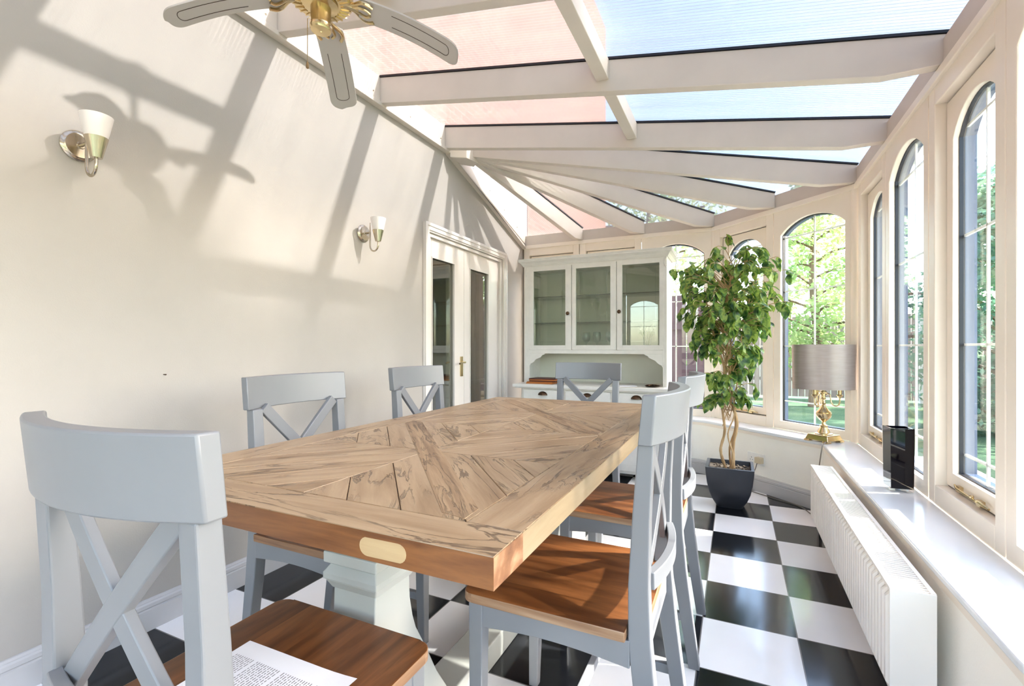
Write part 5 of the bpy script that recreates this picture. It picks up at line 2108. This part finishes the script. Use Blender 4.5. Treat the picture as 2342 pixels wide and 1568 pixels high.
def added_shade_tree(x, y, z0, z1, half, label, n):  # out-of-view tree, added with its crown placed to block sun from the room
    t = thing('added_shade_tree', label, 'tree', (x, y, -0.1), 0, 'unseen trees added to shade the sunny side of the house')
    b = MB()
    b.tube(spline([(0, 0, 0), (0.1, 0.1, z0 * 0.5), (-0.05, 0, z0), (0, 0.1, z1)], 4), [0.22, 0.2, 0.19, 0.18, 0.17, 0.16, 0.15, 0.14, 0.13, 0.11, 0.09, 0.07, 0.04], 10)
    for k in range(14):
        a = k * 2.4
        e = Vector((0.7 * half * cos(a) * 0.6, 0.8 * half * sin(a), random.uniform(z0 + 0.2, z1 - 0.2)))
        b.tube(spline([(0, 0, z0 - 0.5), e * 0.5 + Vector((0, 0, z0 * 0.5)), e], 4), 0.04, 5)
    b.build('trunk', M['trunk'], t, smooth=True)
    V, Fc = [], []
    zc, hz = (z0 + z1) / 2, (z1 - z0) / 2
    for k in range(n):
        while True:
            v = Vector((random.uniform(-1, 1), random.uniform(-1, 1), random.uniform(-1, 1)))
            if v.length < 1:
                break
        p = Vector((v.x * half * 0.6, v.y * half, zc + v.z * hz + 0.1))
        d = Vector((random.gauss(0, 1), random.gauss(0, 1), random.gauss(0, 0.6) - 0.3)).normalized()
        s = d.cross(Vector((random.random(), random.random(), 1))).normalized()
        L = 0.24 * random.uniform(0.6, 1.3)
        k0 = len(V)
        V += [tuple(p), tuple(p + d * L * 0.5 + s * L * 0.3), tuple(p + d * L), tuple(p + d * L * 0.5 - s * L * 0.3)]
        Fc.append((k0, k0 + 1, k0 + 2, k0 + 3))
    m = MB()
    m.add(V, Fc)
    m.build('crown', M['leafA'], t)
added_shade_tree(7.0, 2.6, 6.02, 7.75, 2.35, 'unseen shade tree added to the right of the house, nearer to the viewer', 5200)
added_shade_tree(9.8, 7.4, 7.95, 9.7, 2.6, 'unseen shade tree added to the right of the house, further from the viewer', 5200)
added_shade_tree(7.0, -2.9, 6.0, 8.2, 2.4, 'unseen shade tree added to the right of the house, almost behind the viewer', 5200)
tree(3.2, 8.4, 3.3, 1.3, M['leafB'], 'dark bluish evergreen outside the bay window behind the lamp', 12000, 0.08, 0.05, 0.10)
tree(5.4, 11.2, 5.2, 1.3, M['leafC'], 'taller tree with yellow and orange leaves behind the evergreen', 9000, 0.12, 0.25, 0.11)
tree(1.4, 10.9, 4.4, 1.2, M['leafA'], 'light green tree beyond the bay window left of the evergreen', 7000, 0.12, 0.2, 0.11)
tree(-1.6, 10.0, 5.0, 1.9, M['leafA'], 'light green tree standing behind the dresser end of the garden', 6000, 0.12, 0.2, 0.12)
tree(3.9, 4.9, 2.6, 0.8, M['leafA'], 'slender green shrub outside the first window of the long side', 2200, 0.05, 0.35, 0.08)
tree(4.9, 6.9, 3.6, 0.7, M['leafC'], 'thin yellowish tree outside the middle windows', 2400, 0.05, 0.3, 0.08)
tree(8.6, 10.2, 4.6, 1.6, M['leafB'], 'large bluish green tree near the garden corner', 8000, 0.14, 0.12, 0.12)
tree(10.0, 6.2, 4.2, 1.6, M['leafA'], 'rounded green tree along the right fence', 6000, 0.13, 0.2, 0.12)
tree(2.35, 4.15, 1.9, 0.55, M['leafA'], 'small leafy shrub close outside the near casement', 900, 0.03, 0.35, 0.09, name='garden_shrub')
